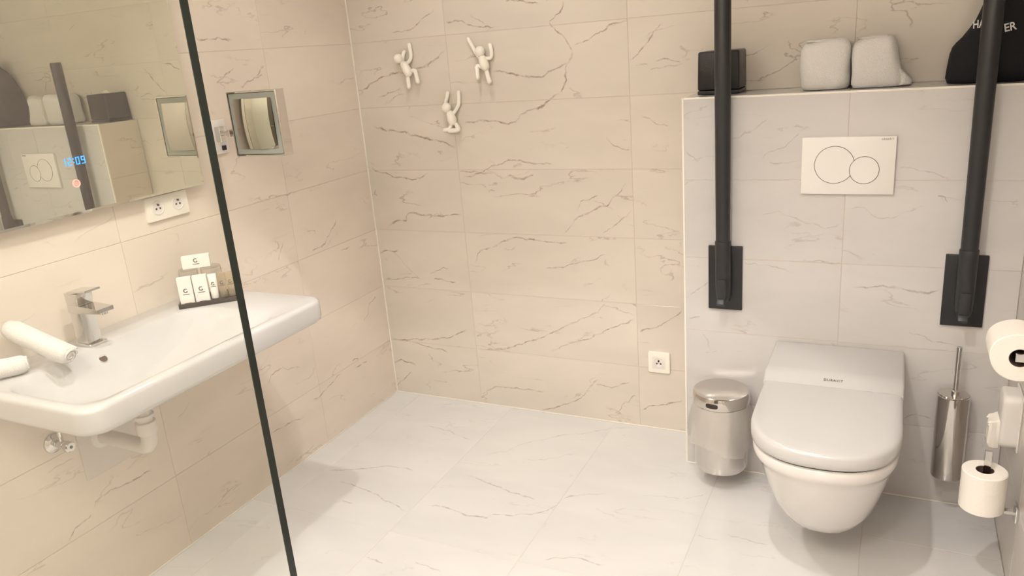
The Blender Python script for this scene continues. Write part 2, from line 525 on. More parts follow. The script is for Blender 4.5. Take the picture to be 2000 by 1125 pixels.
def clear_mat(name, tint, ior=1.5, rough=0.0, haze=0.0, hazecol=(1, 1, 1), boost=1.0):
    """thin clear sheet: transparent with a fresnel reflection, optional milky part"""
    m = bpy.data.materials.new(name); m.use_nodes = True
    nt = m.node_tree; N, L = nt.nodes, nt.links
    N.clear()
    out = N.new('ShaderNodeOutputMaterial')
    tr = N.new('ShaderNodeBsdfTransparent'); tr.inputs[0].default_value = (*tint, 1)
    gl = N.new('ShaderNodeBsdfGlossy'); gl.inputs['Roughness'].default_value = rough
    fr = N.new('ShaderNodeFresnel')
    ge = N.new('ShaderNodeNewGeometry')          # same reflection from both faces of the sheet
    io = N.new('ShaderNodeMapRange'); io.inputs[3].default_value = ior; io.inputs[4].default_value = 1.0 / ior
    L.new(ge.outputs['Backfacing'], io.inputs[0]); L.new(io.outputs[0], fr.inputs[0])
    f = N.new('ShaderNodeMath'); f.operation = 'MULTIPLY'; f.inputs[1].default_value = boost; f.use_clamp = True
    L.new(fr.outputs[0], f.inputs[0])
    mx = N.new('ShaderNodeMixShader')
    L.new(f.outputs[0], mx.inputs[0]); L.new(tr.outputs[0], mx.inputs[1]); L.new(gl.outputs[0], mx.inputs[2])
    last = mx.outputs[0]
    if haze:
        df = N.new('ShaderNodeBsdfTranslucent'); df.inputs[0].default_value = (*hazecol, 1)
        d2 = N.new('ShaderNodeBsdfDiffuse'); d2.inputs[0].default_value = (*hazecol, 1)
        ad = N.new('ShaderNodeMixShader'); ad.inputs[0].default_value = 0.5
        L.new(df.outputs[0], ad.inputs[1]); L.new(d2.outputs[0], ad.inputs[2])
        m2 = N.new('ShaderNodeMixShader'); m2.inputs[0].default_value = haze
        L.new(last, m2.inputs[1]); L.new(ad.outputs[0], m2.inputs[2])
        last = m2.outputs[0]
    L.new(last, out.inputs[0])
    return m


TILE = (0.69, 0.630, 0.550)
VEIN = (0.21, 0.125, 0.085)
M_back = marble('marble_wall_back', 'xz', TILE, VEIN, VEINS_BACK, bg=0.62)
M_left = marble('marble_wall_left', 'yz', (0.785, 0.70, 0.605), VEIN, VEINS_LEFT, vs=0.65)
M_inner = marble('marble_wall_inner', 'xz', (0.615, 0.588, 0.565), (0.24, 0.17, 0.13), VEINS_BOX, vs=0.6, rough=0.12)
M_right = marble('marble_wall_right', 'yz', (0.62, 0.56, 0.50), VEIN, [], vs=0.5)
M_floor = marble('marble_floor', 'xy', (0.725, 0.715, 0.70), (0.27, 0.20, 0.15), VEINS_FLOOR, rough=0.2, vs=0.6, bg=0.25)
M_shelf = marble('marble_shelf', 'xy', (0.615, 0.588, 0.565), VEIN, [], vs=0.4)
M_grout = pmat('grout', (0.60, 0.525, 0.445), 0.85, noise=0.08)
M_groutf = pmat('floor_grout', (0.70, 0.64, 0.56), 0.85, noise=0.08)
M_paint = pmat('ceiling_paint', (0.80, 0.76, 0.70), 0.7, noise=0.02)
M_trim = pmat('white_trim', (0.86, 0.81, 0.72), 0.35)
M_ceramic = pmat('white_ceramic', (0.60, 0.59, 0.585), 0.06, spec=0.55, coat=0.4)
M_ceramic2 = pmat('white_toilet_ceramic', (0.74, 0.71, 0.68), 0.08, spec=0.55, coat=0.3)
M_seat = pmat('white_seat_plastic', (0.575, 0.56, 0.545), 0.16)
M_white = pmat('white_plastic', (0.80, 0.765, 0.72), 0.3)
M_cream = pmat('cream_plastic', (0.90, 0.855, 0.76), 0.32)
M_chrome = pmat('chrome', (0.68, 0.675, 0.66), 0.07, metal=1.0, noise=0.02, nscale=6)
M_chrome2 = pmat('polished_steel', (0.66, 0.63, 0.60), 0.08, metal=1.0, noise=0.03, nscale=5)
M_black = pmat('black_nylon', (0.022, 0.022, 0.024), 0.42, noise=0.15, nscale=60)
M_plate = pmat('black_plate', (0.016, 0.016, 0.018), 0.38, noise=0.1)
M_dark = pmat('dark_gap', (0.03, 0.022, 0.018), 0.6)
M_leather = pmat('black_leatherette', (0.006, 0.0055, 0.0055), 0.34, bump=0.25, bscale=420)
M_towel = pmat('white_terry', (0.80, 0.775, 0.74), 0.95, noise=0.05, nscale=160, bump=1.0, bscale=380, sheen=0.3)
M_bag = pmat('black_cotton', (0.008, 0.0085, 0.010), 0.9, noise=0.25, nscale=90, bump=0.4, bscale=300)
M_print = pmat('white_print', (0.75, 0.74, 0.72), 0.6)
M_paper = pmat('white_tissue_paper', (0.88, 0.83, 0.75), 0.9, bump=0.35, bscale=260)
M_core = pmat('cardboard_core', (0.10, 0.06, 0.045), 0.9, noise=0.1)
M_carton = pmat('white_carton', (0.86, 0.82, 0.77), 0.45)
M_ink = pmat('grey_ink', (0.10, 0.095, 0.09), 0.6)
M_tray = pmat('black_tray', (0.03, 0.024, 0.021), 0.4)
M_glass = clear_mat('shower_glass', (0.962, 0.967, 0.948), 1.45)
M_tumbler = clear_mat('clear_tumbler', (0.94, 0.935, 0.91), 1.5, boost=1.8)
M_liner = clear_mat('plastic_liner', (0.96, 0.95, 0.93), 1.45, 0.12, haze=0.36, hazecol=(0.95, 0.92, 0.88), boost=1.8)
M_gedge = pmat('green_glass_edge', (0.010, 0.016, 0.012), 0.15)
M_panel = pmat('pale_panel', (0.72, 0.67, 0.625), 0.35, noise=0.02)
M_door = pmat('grey_brown_door', (0.15, 0.125, 0.10), 0.4, noise=0.1, nscale=12)
M_mirror = pmat('mirror_silver', (0.77, 0.785, 0.70), 0.0, metal=1.0)
M_magmir = pmat('magnifying_silver', (0.60, 0.585, 0.54), 0.015, metal=1.0)
M_frost = pmat('frosted_glass', (0.31, 0.32, 0.29), 0.3)
M_blue = pmat('blue_led', (0.0, 0.25, 1.0), 0.5, emit=1.5, ecol=(0.015, 0.33, 1.0))
M_red = pmat('red_led', (1.0, 0.3, 0.25), 0.5, emit=0.8, ecol=(1.0, 0.38, 0.33))
M_bottle = clear_mat('clear_bottle', (0.86, 0.80, 0.68), 1.45, 0.05, haze=0.35, hazecol=(0.8, 0.72, 0.6))

# ------------------------------------------------------------ tiled surfaces
_tile_cache = {}
_AX = {'x': 0, 'y': 1, 'z': 2}


def tile_mesh(key, au, av, an, sign, w, h, m):
    if key in _tile_cache: return _tile_cache[key]
    g, b = 0.0008, 0.0006          # half joint, chamfer
    rows = []
    for (ins, d) in ((g, -0.0030), (g, -b), (g + b, 0.0)):
        r = []
        for su, sv in ((-1, -1), (1, -1), (1, 1), (-1, 1)):
            p = [0, 0, 0]
            p[au] = su * (w / 2 - ins); p[av] = sv * (h / 2 - ins); p[an] = sign * d
            r.append(Vector(p))
        rows.append(r)
    bm = BM()
    loft(bm, rows, True, True)
    bmesh.ops.recalc_face_normals(bm, faces=bm.faces[:])
    me = bpy.data.meshes.new('tile'); bm.to_mesh(me); bm.free()
    me.materials.append(m)
    _tile_cache[key] = me
    return me


def lay(parent, axes, nsign, at, urange, rows, m):
    """tiles on plane: axes e.g. 'xz', normal axis is the third; rows = [(v0, v1, [u seams])]"""
    au, av = _AX[axes[0]], _AX[axes[1]]
    an = 3 - au - av
    for v0, v1, seams in rows:
        us = [urange[0]] + [s for s in seams if urange[0] + 0.004 < s < urange[1] - 0.004] + [urange[1]]
        for a, b in zip(us[:-1], us[1:]):
            w, h = round(b - a, 4), round(v1 - v0, 4)
            me = tile_mesh((axes, nsign, w, h, m.name), au, av, an, nsign, w, h, m)
            o = bpy.data.objects.new('tile', me)
            COL.objects.link(o)
            p = [0, 0, 0]
            p[au] = (a + b) / 2; p[av] = (v0 + v1) / 2; p[an] = at
            o.location = p
            o.parent = parent


def slab(name, x0, x1, y0, y1, z0, z1, m, label=None):
    bm = BM()
    box(bm, x0, x1, y0, y1, z0, z1)
    o = mk(name, bm, m, smooth=False)
    o['kind'] = 'structure'
    if label: o['label'] = label
    return o


XR, YF, YB, XB = 2.285, -3.30, -0.2115, 1.36
GR = 0.0009        # joint depth
ROWZ = [(k * 0.25, min((k + 1) * 0.25, CEIL)) for k in range(10)]

floor = slab('floor', 0, XR, YF, 0, -0.10, -GR, M_groutf, 'floor of pale veined marble tiles')
fx = [0.0, 0.124, 0.5765, 1.029, 1.4815, 1.934, XR]
for i in range(len(fx) - 1):
    off = -0.464 if i == 5 else -0.915
    seams = sorted([off - 0.905 * k for k in range(4)])
    au = [YF] + [s for s in seams if s > YF] + [0.0]
    lay(floor, 'yx', 1, 0.0, (YF, 0.0), [(fx[i], fx[i + 1], seams)], M_floor)

wl = slab('wall_left', -0.12, -GR, YF, 0.12, -0.1, CEIL, M_grout, 'left wall of veined cream marble tiles')
lay(wl, 'yz', 1, 0.0, (YF, 0.0), [(a, b, [-3.277, -2.581, -1.885, -1.189, -0.493]) for a, b in ROWZ], M_left)

wb = slab('wall_back', 0.0, XR + 0.12, GR, 0.12, -0.1, CEIL, M_grout, 'back wall of cream marble tiles with brown veins')
lay(wb, 'xz', -1, 0.0, (0.0, XB), [(a, b, [0.4309, 1.1293]) for a, b in ROWZ[:5]], M_back)
lay(wb, 'xz', -1, 0.0, (0.0, XR), [(a, b, [0.4309, 1.1293, 1.8276]) for a, b in ROWZ[5:]], M_back)

wi = slab('wall_inner', XB + GR, XR, YB + GR, 0.0, -0.1, 1.25 - GR, M_grout, 'half-height tiled wall behind the toilet')
lay(wi, 'xz', -1, YB, (XB, XR), [(a, b, [1.8315]) for a, b in ROWZ[:5]], M_inner)
lay(wi, 'xy', 1, 1.25, (XB, XR), [(YB, 0.0, [1.8315])], M_shelf)
lay(wi, 'yz', -1, XB, (YB, 0.0), [(a, b, []) for a, b in ROWZ[:5]], M_left)

wr = slab('wall_right', XR + GR, XR + 0.12, YF, 0.0, -0.1, CEIL, M_grout, 'right wall of marble tiles')
lay(wr, 'yz', -1, XR, (YF, YB), [(a, b, [-2.70, -2.0, -1.30, -0.60]) for a, b in ROWZ[:5]], M_right)
lay(wr, 'yz', -1, XR, (YF, 0.0), [(a, b, [-2.70, -2.0, -1.30, -0.60]) for a, b in ROWZ[5:]], M_right)

wf = slab('wall_front', -0.12, XR + 0.12, YF - 0.12, YF, -0.1, CEIL, M_paint, 'painted wall behind the viewer')
dr = tag(thing('door_1', 'grey brown door behind the viewer', None, (1.05, YF, 0.0)), kind='structure')
b = BM(); box(b, -0.41, 0.41, 0.0, 0.03, 0.006, 2.05, 0.003, 1); mk('leaf', b, M_door, dr)
for nm, a in (('frame_side', (-0.47, -0.415, 0.0, 2.11)), ('frame_side', (0.415, 0.47, 0.0, 2.11)), ('frame_head', (-0.415, 0.415, 2.055, 2.11))):
    b = BM(); box(b, a[0], a[1], 0.0, 0.04, a[2], a[3], 0.003, 1); mk(nm, b, M_trim, dr)
b = BM(); tube(b, [(0.34, 0.03, 1.02), (0.34, 0.075, 1.02), (0.22, 0.08, 1.02)], 0.009, 12); mk('handle', b, M_chrome, dr)
ceil = slab('ceiling', -0.12, XR + 0.12, YF - 0.12, 0.12, CEIL, CEIL + 0.1, M_paint, 'white ceiling')

bm = BM(); box(bm, 0.0, 0.0055, -0.0055, 0.0, 0.0, CEIL, 0.001, 1)
tag(mk('trim_1', bm, M_trim), 'thin white strip in the corner of left and back walls', kind='structure')
bm = BM(); box(bm, XB - 0.0015, XB + 0.005, YB - 0.0015, YB + 0.005, 0.0, 1.2515, 0.001, 1)
tag(mk('trim_2', bm, M_trim), 'white edge strip down the corner of the half wall', kind='structure')
bm = BM(); box(bm, XB + 0.005, XR, YB - 0.0015, YB + 0.005, 1.2455, 1.2515, 0.001, 1)
tag(mk('trim_3', bm, M_trim), 'white edge strip along the front of the shelf', kind='structure')
bm = BM(); box(bm, 0.0, XB, -0.004, 0.0, 0.0, 0.004, 0.001, 1)
tag(mk('trim_4', bm, M_trim), 'white sealant joint at the foot of the back wall', kind='structure')
bm = BM(); box(bm, 0.0, 0.004, YF, -0.004, 0.0, 0.004, 0.001, 1)
tag(mk('trim_5', bm, M_trim), 'white sealant joint at the foot of the left wall', kind='structure')
bm = BM(); box(bm, XB + 0.005, XR, YB - 0.004, YB, 0.0, 0.004, 0.001, 1)
tag(mk('trim_6', bm, M_trim), 'white sealant joint at the foot of the half wall', kind='structure')

# ------------------------------------------------------------ toilet
TX, TY = 1.833, YB
toilet = thing('toilet', 'white wall-hung toilet with closed lid below the flush plate', 'toilet', (TX, TY, 0.0))


def dloop(w, yf, ys, yb, z, e=2.3, nf=32, nb=6):
    """D outline: back edge at yb, straight sides to ys, superellipse front to yf"""
    out = []
    for i in range(nf + 1):
        t = PI * i / nf
        c, s = math.cos(t), math.sin(t)
        out.append(Vector((w * math.copysign(abs(c) ** (2 / e), c), ys - (ys - yf) * abs(s) ** (2 / e), z)))
    for i in range(nb + 1):
        out.append(Vector((-w + 2 * w * i / nb, yb, z)))
    return out


bm = BM()
loft(bm, [dloop(0.06, -0.32, -0.16, -0.001, 0.086, 2.3),
          dloop(0.085, -0.385, -0.2, -0.001, 0.092, 2.3),
          dloop(0.104, -0.435, -0.24, -0.001, 0.111, 2.3),
          dloop(0.119, -0.485, -0.28, -0.001, 0.142, 2.3),
          dloop(0.134, -0.53, -0.32, -0.001, 0.188, 2.3),
          dloop(0.148, -0.567, -0.35, -0.001, 0.245, 2.3),
          dloop(0.16, -0.595, -0.37, -0.001, 0.3, 2.3),
          dloop(0.168, -0.612, -0.4, -0.001, 0.345, 2.3),
          dloop(0.1715, -0.619, -0.42, -0.001, 0.366, 2.3),
          dloop(0.1755, -0.626, -0.43, -0.001, 0.374, 2.4),
          dloop(0.177, -0.628, -0.44, -0.001, 0.385, 2.4),
          dloop(0.177, -0.628, -0.44, -0.001, 0.403, 2.4),
          dloop(0.174, -0.624, -0.44, -0.001, 0.4075, 2.4)])
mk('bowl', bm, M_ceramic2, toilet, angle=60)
bm = BM()
loft(bm, [dloop(0.1720, -0.621, -0.44, -0.02, 0.4070, 2.4), dloop(0.1720, -0.621, -0.44, -0.02, 0.4150, 2.4)])
mk('seat_gap', bm, M_dark, toilet)
bm = BM()


def lidloop(w, yf, z0, z1):
    lp = dloop(w, yf, -0.44, -0.235, 0, e=2.4)
    for p in lp:
        t = (p.y + 0.235) / (-0.630 + 0.235)
        p.z = z0 + (z1 - z0) * t
    return lp


loft(bm, [lidloop(0.178, -0.627, 0.4140, 0.4130), lidloop(0.1815, -0.6315, 0.4175, 0.4165), lidloop(0.1825, -0.633, 0.430, 0.427),
          lidloop(0.1825, -0.633, 0.449, 0.444), lidloop(0.1795, -0.628, 0.4575, 0.4525), lidloop(0.172, -0.617, 0.4615, 0.4565), lidloop(0.15, -0.58, 0.4635, 0.459),
          lidloop(0.08, -0.50, 0.4650, 0.461)])
lid = mk('lid', bm, M_seat, toilet, angle=60)
bm = BM()
prof = [(-0.001, 0.412), (-0.001, 0.482), (-0.006, 0.488), (-0.200, 0.4885), (-0.222, 0.4875), (-0.236, 0.482), (-0.252, 0.470), (-0.262, 0.4655), (-0.262, 0.412)]
W2 = 0.1835
loops = []
for xx, dz, dy in ((-W2, -0.010, 0.006), (-W2 + 0.002, -0.004, 0.002), (-W2 + 0.008, 0, 0), (W2 - 0.008, 0, 0), (W2 - 0.002, -0.004, 0.002), (W2, -0.010, 0.006)):
    loops.append([Vector((xx, y if i in (0, 1) else y + dy, z if z < 0.42 else z + dz)) for i, (y, z) in enumerate(prof)])
loft(bm, loops)
hs = mk('seat_housing', bm, M_seat, toilet, angle=40)
text_obj('lettering', 'DURAVIT', 0.011, basis((1, 0, 0), (0, 0.88, 0.47), (0.004, -0.2435, 0.4785)), M_ink, hs, 0.0003, spacing=1.15)

# flush plate
fp = thing('flush_plate', 'white rectangular flush plate with two round buttons above the toilet', 'flush plate', (1.8337, YB, 1.0435))
bm = BM(); box(bm, -0.123, 0.123, -0.0115, 0.0, -0.082, 0.082, 0.0015, 2)
mk('plate', bm, M_white, fp)
C1, R1, C2, R2 = (-0.0345, 0.003), 0.0525, (0.0445, -0.0125), 0.0380


def button(name, c, r, cut=None):
    n = 64
    pts = []
    for i in range(n):
        t = 2 * PI * i / n
        p = Vector((c[0] + r * math.cos(t), 0, c[1] + r * math.sin(t)))
        if cut:
            d = Vector((p.x - cut[0][0], 0, p.z - cut[0][1]))
            if d.length < cut[1]: p = Vector((cut[0][0], 0, cut[0][1])) + d.normalized() * cut[1]
        pts.append(p)
    b = BM()
    loft(b, [[p + Vector((0, -0.0113, 0)) for p in pts], [p + Vector((0, -0.0123, 0)) for p in pts]])
    return mk(name, b, M_white, fp)


def ring(name, c, r, parent, a0=0, a1=2 * PI, y=-0.0122, w=0.0007):
    b = BM()
    n = 72
    closed = abs(a1 - a0 - 2 * PI) < 1e-6
    pts = [Vector((c[0] + r * math.cos(a0 + (a1 - a0) * i / n), y, c[1] + r * math.sin(a0 + (a1 - a0) * i / n))) for i in range(n + 1)]
    tube(b, pts, w, 6)
    return mk(name, b, M_dark, parent)


b1 = button('large_button', C1, R1, (C2, R2 + 0.001))
b2 = button('small_button', C2, R2)
dd = Vector((C2[0] - C1[0], C2[1] - C1[1])); ang = math.atan2(dd.y, dd.x)
hh = math.acos((R1 * R1 + dd.length ** 2 - R2 * R2) / (2 * R1 * dd.length))
ring('button_groove', C1, R1 + 0.0006, b1, ang + hh, ang + 2 * PI - hh)
ring('button_groove', C2, R2 + 0.0006, b2)
text_obj('lettering', 'GEBERIT', 0.0072, basis((1, 0, 0), (0, 0, 1), (0.100, -0.0117, 0.0735)), M_ink, fp, 0.0003, spacing=1.2)

# ------------------------------------------------------------ folding grab rails
def rail(loc, label, lean):
    t = thing('grab_rail', label, 'grab rail', loc, 0, 'folded grab rails beside the toilet')
    b = BM(); box(b, -0.0525, 0.0525, -0.010, 0.0, -0.105, 0.105, 0.002, 2)
    mk('wall_plate', b, M_plate, t)
    # hinge body: tapered sleeve
    lp = []
    for z, w, y0, y1, e in ((-0.072, 0.012, -0.030, -0.010, 3), (-0.066, 0.019, -0.046, -0.0095, 3), (-0.045, 0.0225, -0.058, -0.0095, 3), (0.0, 0.0235, -0.064, -0.0095, 3),
                            (0.06, 0.0235, -0.066, -0.0095, 2.6), (0.10, 0.0238, -0.067, -0.016, 2.2), (0.128, 0.0242, -0.067, -0.018, 2.0), (0.130, 0.0235, -0.066, -0.019, 2.0)):
        lp.append(sup(lean * z * 0.25, (y0 + y1) / 2, w, (y1 - y0) / -2, z, 28, e))
    b = BM(); loft(b, lp)
    mk('hinge_body', b, M_black, t, angle=50)
    b = BM(); box(b, -0.0125, 0.0125, -0.0695, -0.050, -0.052, 0.012, 0.003, 2)
    lev = mk('release_lever', b, M_black, t)
    b = BM(); box(b, -0.012, 0.012, -0.010, 0.004, -0.03, 0.0, 0.0025, 2, Matrix.Translation((-0.002 * 1, -0.052, -0.050)) @ Matrix.Rotation(-0.75, 4, 'X'))
    mk('lever_tab', b, M_black, lev)
    b = BM()
    zs = [0.10, 0.30, 0.55, 0.833, 0.842]
    rs = [0.0215, 0.0222, 0.0232, 0.0238, 0.0215]
    loft(b, [circ((lean * (z - 0.1) * 0.25 + lean * 0.02, -0.0425, z), r, 24) for z, r in zip(zs, rs)])
    mk('rail_tube', b, M_black, t, angle=50)
    return t


rail((1.4925, YB, 0.688), 'black folded-up grab rail left of the flush plate', -0.015)
rail((2.1525, YB, 0.688), 'black folded-up grab rail right of the flush plate by the bag', 0.0)

# ------------------------------------------------------------ waste bin and liner
BXc, BYc = 1.4975, -0.3040
bn = thing('waste_bin', 'round chrome waste bin with closed lid left of the toilet', 'waste bin', (BXc, BYc, 0.066))
b = BM(); lathe(b, (0, 0, 0), [(0.070, 0.0), (0.078, 0.003), (0.083, 0.012), (0.0845, 0.03), (0.0845, 0.232), (0.081, 0.236)], 48)
mk('body', b, M_chrome2, bn)
b = BM(); lathe(b, (0, 0, 0), [(0.0850, 0.2345), (0.0885, 0.236), (0.0890, 0.240), (0.0890, 0.268), (0.0865, 0.2735), (0.080, 0.2755), (0.02, 0.2775)], 48)
blid = mk('lid', b, M_chrome2, bn)
b = BM()
lp = []
for q in (1.0, 0.7, 0.4, 0.05):
    o = []
    for i in range(28):
        t = 2 * PI * i / 28
        aa = -PI / 2 - 0.14 + q * math.copysign(abs(math.cos(t)) ** 0.5, math.cos(t)) * 0.22
        o.append(Vector((0.0894 * math.cos(aa), 0.0894 * math.sin(aa), 0.2520 + q * math.copysign(abs(math.sin(t)) ** 0.6, math.sin(t)) * 0.0080)))
    lp.append(o)
loft(b, lp, False, True)
mk('finger_slot', b, M_dark, blid)
b = BM(); box(b, -0.02, 0.02, 0.083, 0.0925, 0.10, 0.16, 0.002, 1)
mk('wall_bracket', b, M_chrome, bn)
b = BM()
lp = []
n = 60
for k, (z, r0) in enumerate(((0.2325, 0.0865), (0.215, 0.0905), (0.185, 0.094), (0.155, 0.0955), (0.13, 0.096), (0.105, 0.095))):
    o = []
    for i in range(n):
        t = 2 * PI * i / n
        f = k / 5
        wob = 0.0040 * math.sin(5 * t + 1.3 * k) * f + 0.0030 * math.sin(11 * t + 0.6 * k) * (0.3 + f) + 0.0016 * math.sin(23 * t + k) * (0.3 + f)
        bul = 0.012 * f * max(0, math.cos(t - 3.6)) + 0.008 * f * max(0, math.cos(t + 0.4))
        zz = z + f * (0.020 * math.sin(t - 0.9) + 0.010 * math.sin(3 * t + 1))
        r = r0 + wob + bul
        if math.sin(t) > 0.3: r = min(r, 0.0895 / max(0.3, math.sin(t)))
        o.append(Vector((r * math.cos(t), r * math.sin(t), zz)))
    lp.append(o)
loft(b, lp, False, False)
ln = mk('bin_liner', b, M_liner, None, angle=80, loc=(BXc, BYc, 0.066))
tag(ln, 'clear crumpled plastic bag hanging over the rim of the chrome bin', 'bin liner')

# ------------------------------------------------------------ toilet brush
tb = thing('toilet_brush', 'chrome toilet brush in a tall cylinder right of the toilet', 'toilet brush', (2.1490, -0.264, 0.126))
b = BM(); lathe(b, (0, 0, 0), [(0.038, 0), (0.0415, 0.002), (0.0425, 0.006), (0.0425, 0.262), (0.040, 0.2635), (0.0395, 0.255)], 40)
mk('holder', b, M_chrome2, tb)
b = BM(); lathe(b, (0, 0, 0), [(0.0395, 0.258), (0.0395, 0.2645), (0.038, 0.266), (0.010, 0.267)], 36)
mk('cover_disc', b, M_chrome2, tb)
b = BM(); lathe(b, (0.003, 0, 0), [(0.0105, 0.26), (0.0105, 0.275), (0.0068, 0.278), (0.0068, 0.398), (0.0072, 0.40), (0.0072, 0.4095), (0.006, 0.411)], 20)
mk('handle', b, M_chrome, tb)
b = BM(); box(b, -0.012, 0.012, 0.036, 0.0505, 0.16, 0.20, 0.002, 1)
mk('wall_bracket', b, M_chrome, tb)

# ------------------------------------------------------------ toilet rolls, holders, bag dispenser on the right wall
def paper_roll(name, label, loc, axis, r, L, flat=0.0):
    t = thing(name, label, 'toilet roll', loc, 0, 'toilet rolls on the right wall')
    n = 48
    def lp(rr, h, sq=0.0):
        o = []
        for i in range(n):
            a = 2 * PI * i / n
            q = rr * (1 + sq * math.cos(a - 2.6) ** 8)
            c, s = q * math.cos(a), q * math.sin(a)
            o.append(Vector((c, s, h)) if axis == 'z' else Vector((c, h, s)))
        return o
    b = BM()
    loft(b, [lp(0.0205, -L / 2), lp(r - 0.002, -L / 2, flat), lp(r, -L / 2 + 0.002, flat), lp(r, L / 2 - 0.002, flat), lp(r - 0.002, L / 2, flat), lp(0.0205, L / 2)], False, False, True)
    mk('paper', b, M_paper, t, angle=40)
    b = BM()
    loft(b, [lp(0.0205, -L / 2 + 0.0005), lp(0.0205, L / 2 - 0.0005), lp(0.0192, L / 2 - 0.0005), lp(0.0192, -L / 2 + 0.0005)], False, False, True)
    mk('core', b, M_core, t)
    return t


RU = (2.2215, -0.735, 0.722)
paper_roll('toilet_roll', 'white toilet roll hung sideways, the upper of two on right wall', RU, 'y', 0.0545, 0.098, 0.07)
h = thing('roll_holder', 'chrome bar through the upper toilet roll on right wall', 'roll holder', (XR, -0.66, 0.722))
b = BM(); box(b, -0.008, 0.0, -0.02, 0.02, -0.02, 0.02, 0.0015, 2); mk('wall_plate', b, M_chrome, h)
b = BM(); box(b, -0.0735, -0.006, -0.0085, 0.0085, -0.003, 0.013, 0.0012, 1); mk('arm', b, M_chrome, h)
b = BM(); box(b, -0.0735, -0.0535, -0.140, 0.008, -0.003, 0.0145, 0.0012, 1); mk('bar', b, M_chrome, h)

RL = (2.2045, -0.600, 0.291)
paper_roll('toilet_roll', 'white spare toilet roll standing upright on lower holder on right wall', RL, 'z', 0.0505, 0.106)
h = thing('roll_holder', 'chrome upright holder of the spare toilet roll on right wall', 'roll holder', (XR, -0.592, 0.232))
b = BM(); box(b, -0.007, 0.0, -0.02, 0.02, -0.02, 0.02, 0.0015, 2); mk('wall_plate', b, M_chrome, h)
b = BM(); box(b, -0.082, -0.006, -0.009, 0.009, -0.004, 0.0045, 0.0012, 1); mk('arm', b, M_chrome, h)
b = BM(); box(b, -0.084, -0.067, -0.0060, 0.0020, 0.003, 0.164, 0.0012, 1); mk('bar', b, M_chrome, h)

bd = thing('bag_dispenser', 'white plastic hygiene bag dispenser between the two toilet rolls', 'dispenser', (XR, -0.445, 0.42))
b = BM(); box(b, -0.0045, 0.0, -0.050, 0.050, -0.076, 0.082, 0.002, 1); mk('back_plate', b, M_white, bd)
b = BM()
loft(b, [[Vector((x, p.x, p.y)) for p in rrect(-0.046 + i, 0.046 - i, -0.071 + i, 0.077 - i, 0.022 - i * .5, 0, 6)] for x, i in ((-0.004, 0.0), (-0.034, 0.0), (-0.040, 0.002), (-0.0435, 0.007))])
mk('cover', b, M_white, bd, angle=50)
b = BM()
lp = []
for x, hw, z0, z1, yy in ((-0.0425, 0.030, -0.078, 0.004, 0.0), (-0.052, 0.029, -0.079, 0.000, -0.003), (-0.062, 0.026, -0.082, -0.006, 0.003), (-0.068, 0.022, -0.070, -0.012, -0.002)):
    lp.append([Vector((x + 0.002 * math.sin(3 * i), yy + p.x, p.y)) for i, p in enumerate(rrect(-hw, hw, z0, z1, 0.006, 0, 3))])
loft(b, lp)
tag(mk('hygiene_bag', b, M_paper, None, angle=30, loc=(XR, -0.445, 0.42)), 'white paper bag poking out of the dispenser on right wall', 'paper bag')

# ------------------------------------------------------------ on the shelf
tbx = thing('tissue_box', 'black square tissue box cover on the shelf behind the left rail', 'tissue box', (1.4515, -0.0655, 1.2518))
b = BM(); box(b, -0.064, 0.064, -0.062, 0.062, 0.012, 0.128, 0.006, 3)
bmesh.ops.transform(b, matrix=Matrix.Identity(4), verts=b.verts)
for v in b.verts:
    f = (v.co.z - 0.012) / 0.116
    v.co.x *= 1 - 0.03 * f; v.co.y *= 1 - 0.03 * f
mk('cover', b, M_leather, tbx)
b = BM(); box(b, -0.0635, 0.0635, -0.0615, 0.0615, 0.0, 0.011, 0.002, 2); mk('base', b, M_leather, tbx)
b = BM(); lathe(b, (0, 0, 0.1265), [(0.001, 0), (0.030, 0.0), (0.030, 0.0018), (0.027, 0.0022)], 30); mk('opening_rim', b, M_dark, tbx)
b = BM()
lp = []
for k in range(5):
    z = 0.127 + 0.0035 * k
    lp.append([Vector(((0.026 - 0.004 * k) * math.cos(2 * PI * i / 16) * (1 + .25 * math.sin(3 * i + k)), (0.010 - 0.0017 * k) * math.sin(2 * PI * i / 16), z + 0.0015 * math.sin(2 * i))) for i in range(16)])
loft(b, lp)
mk('tissue', b, M_paper, tbx)


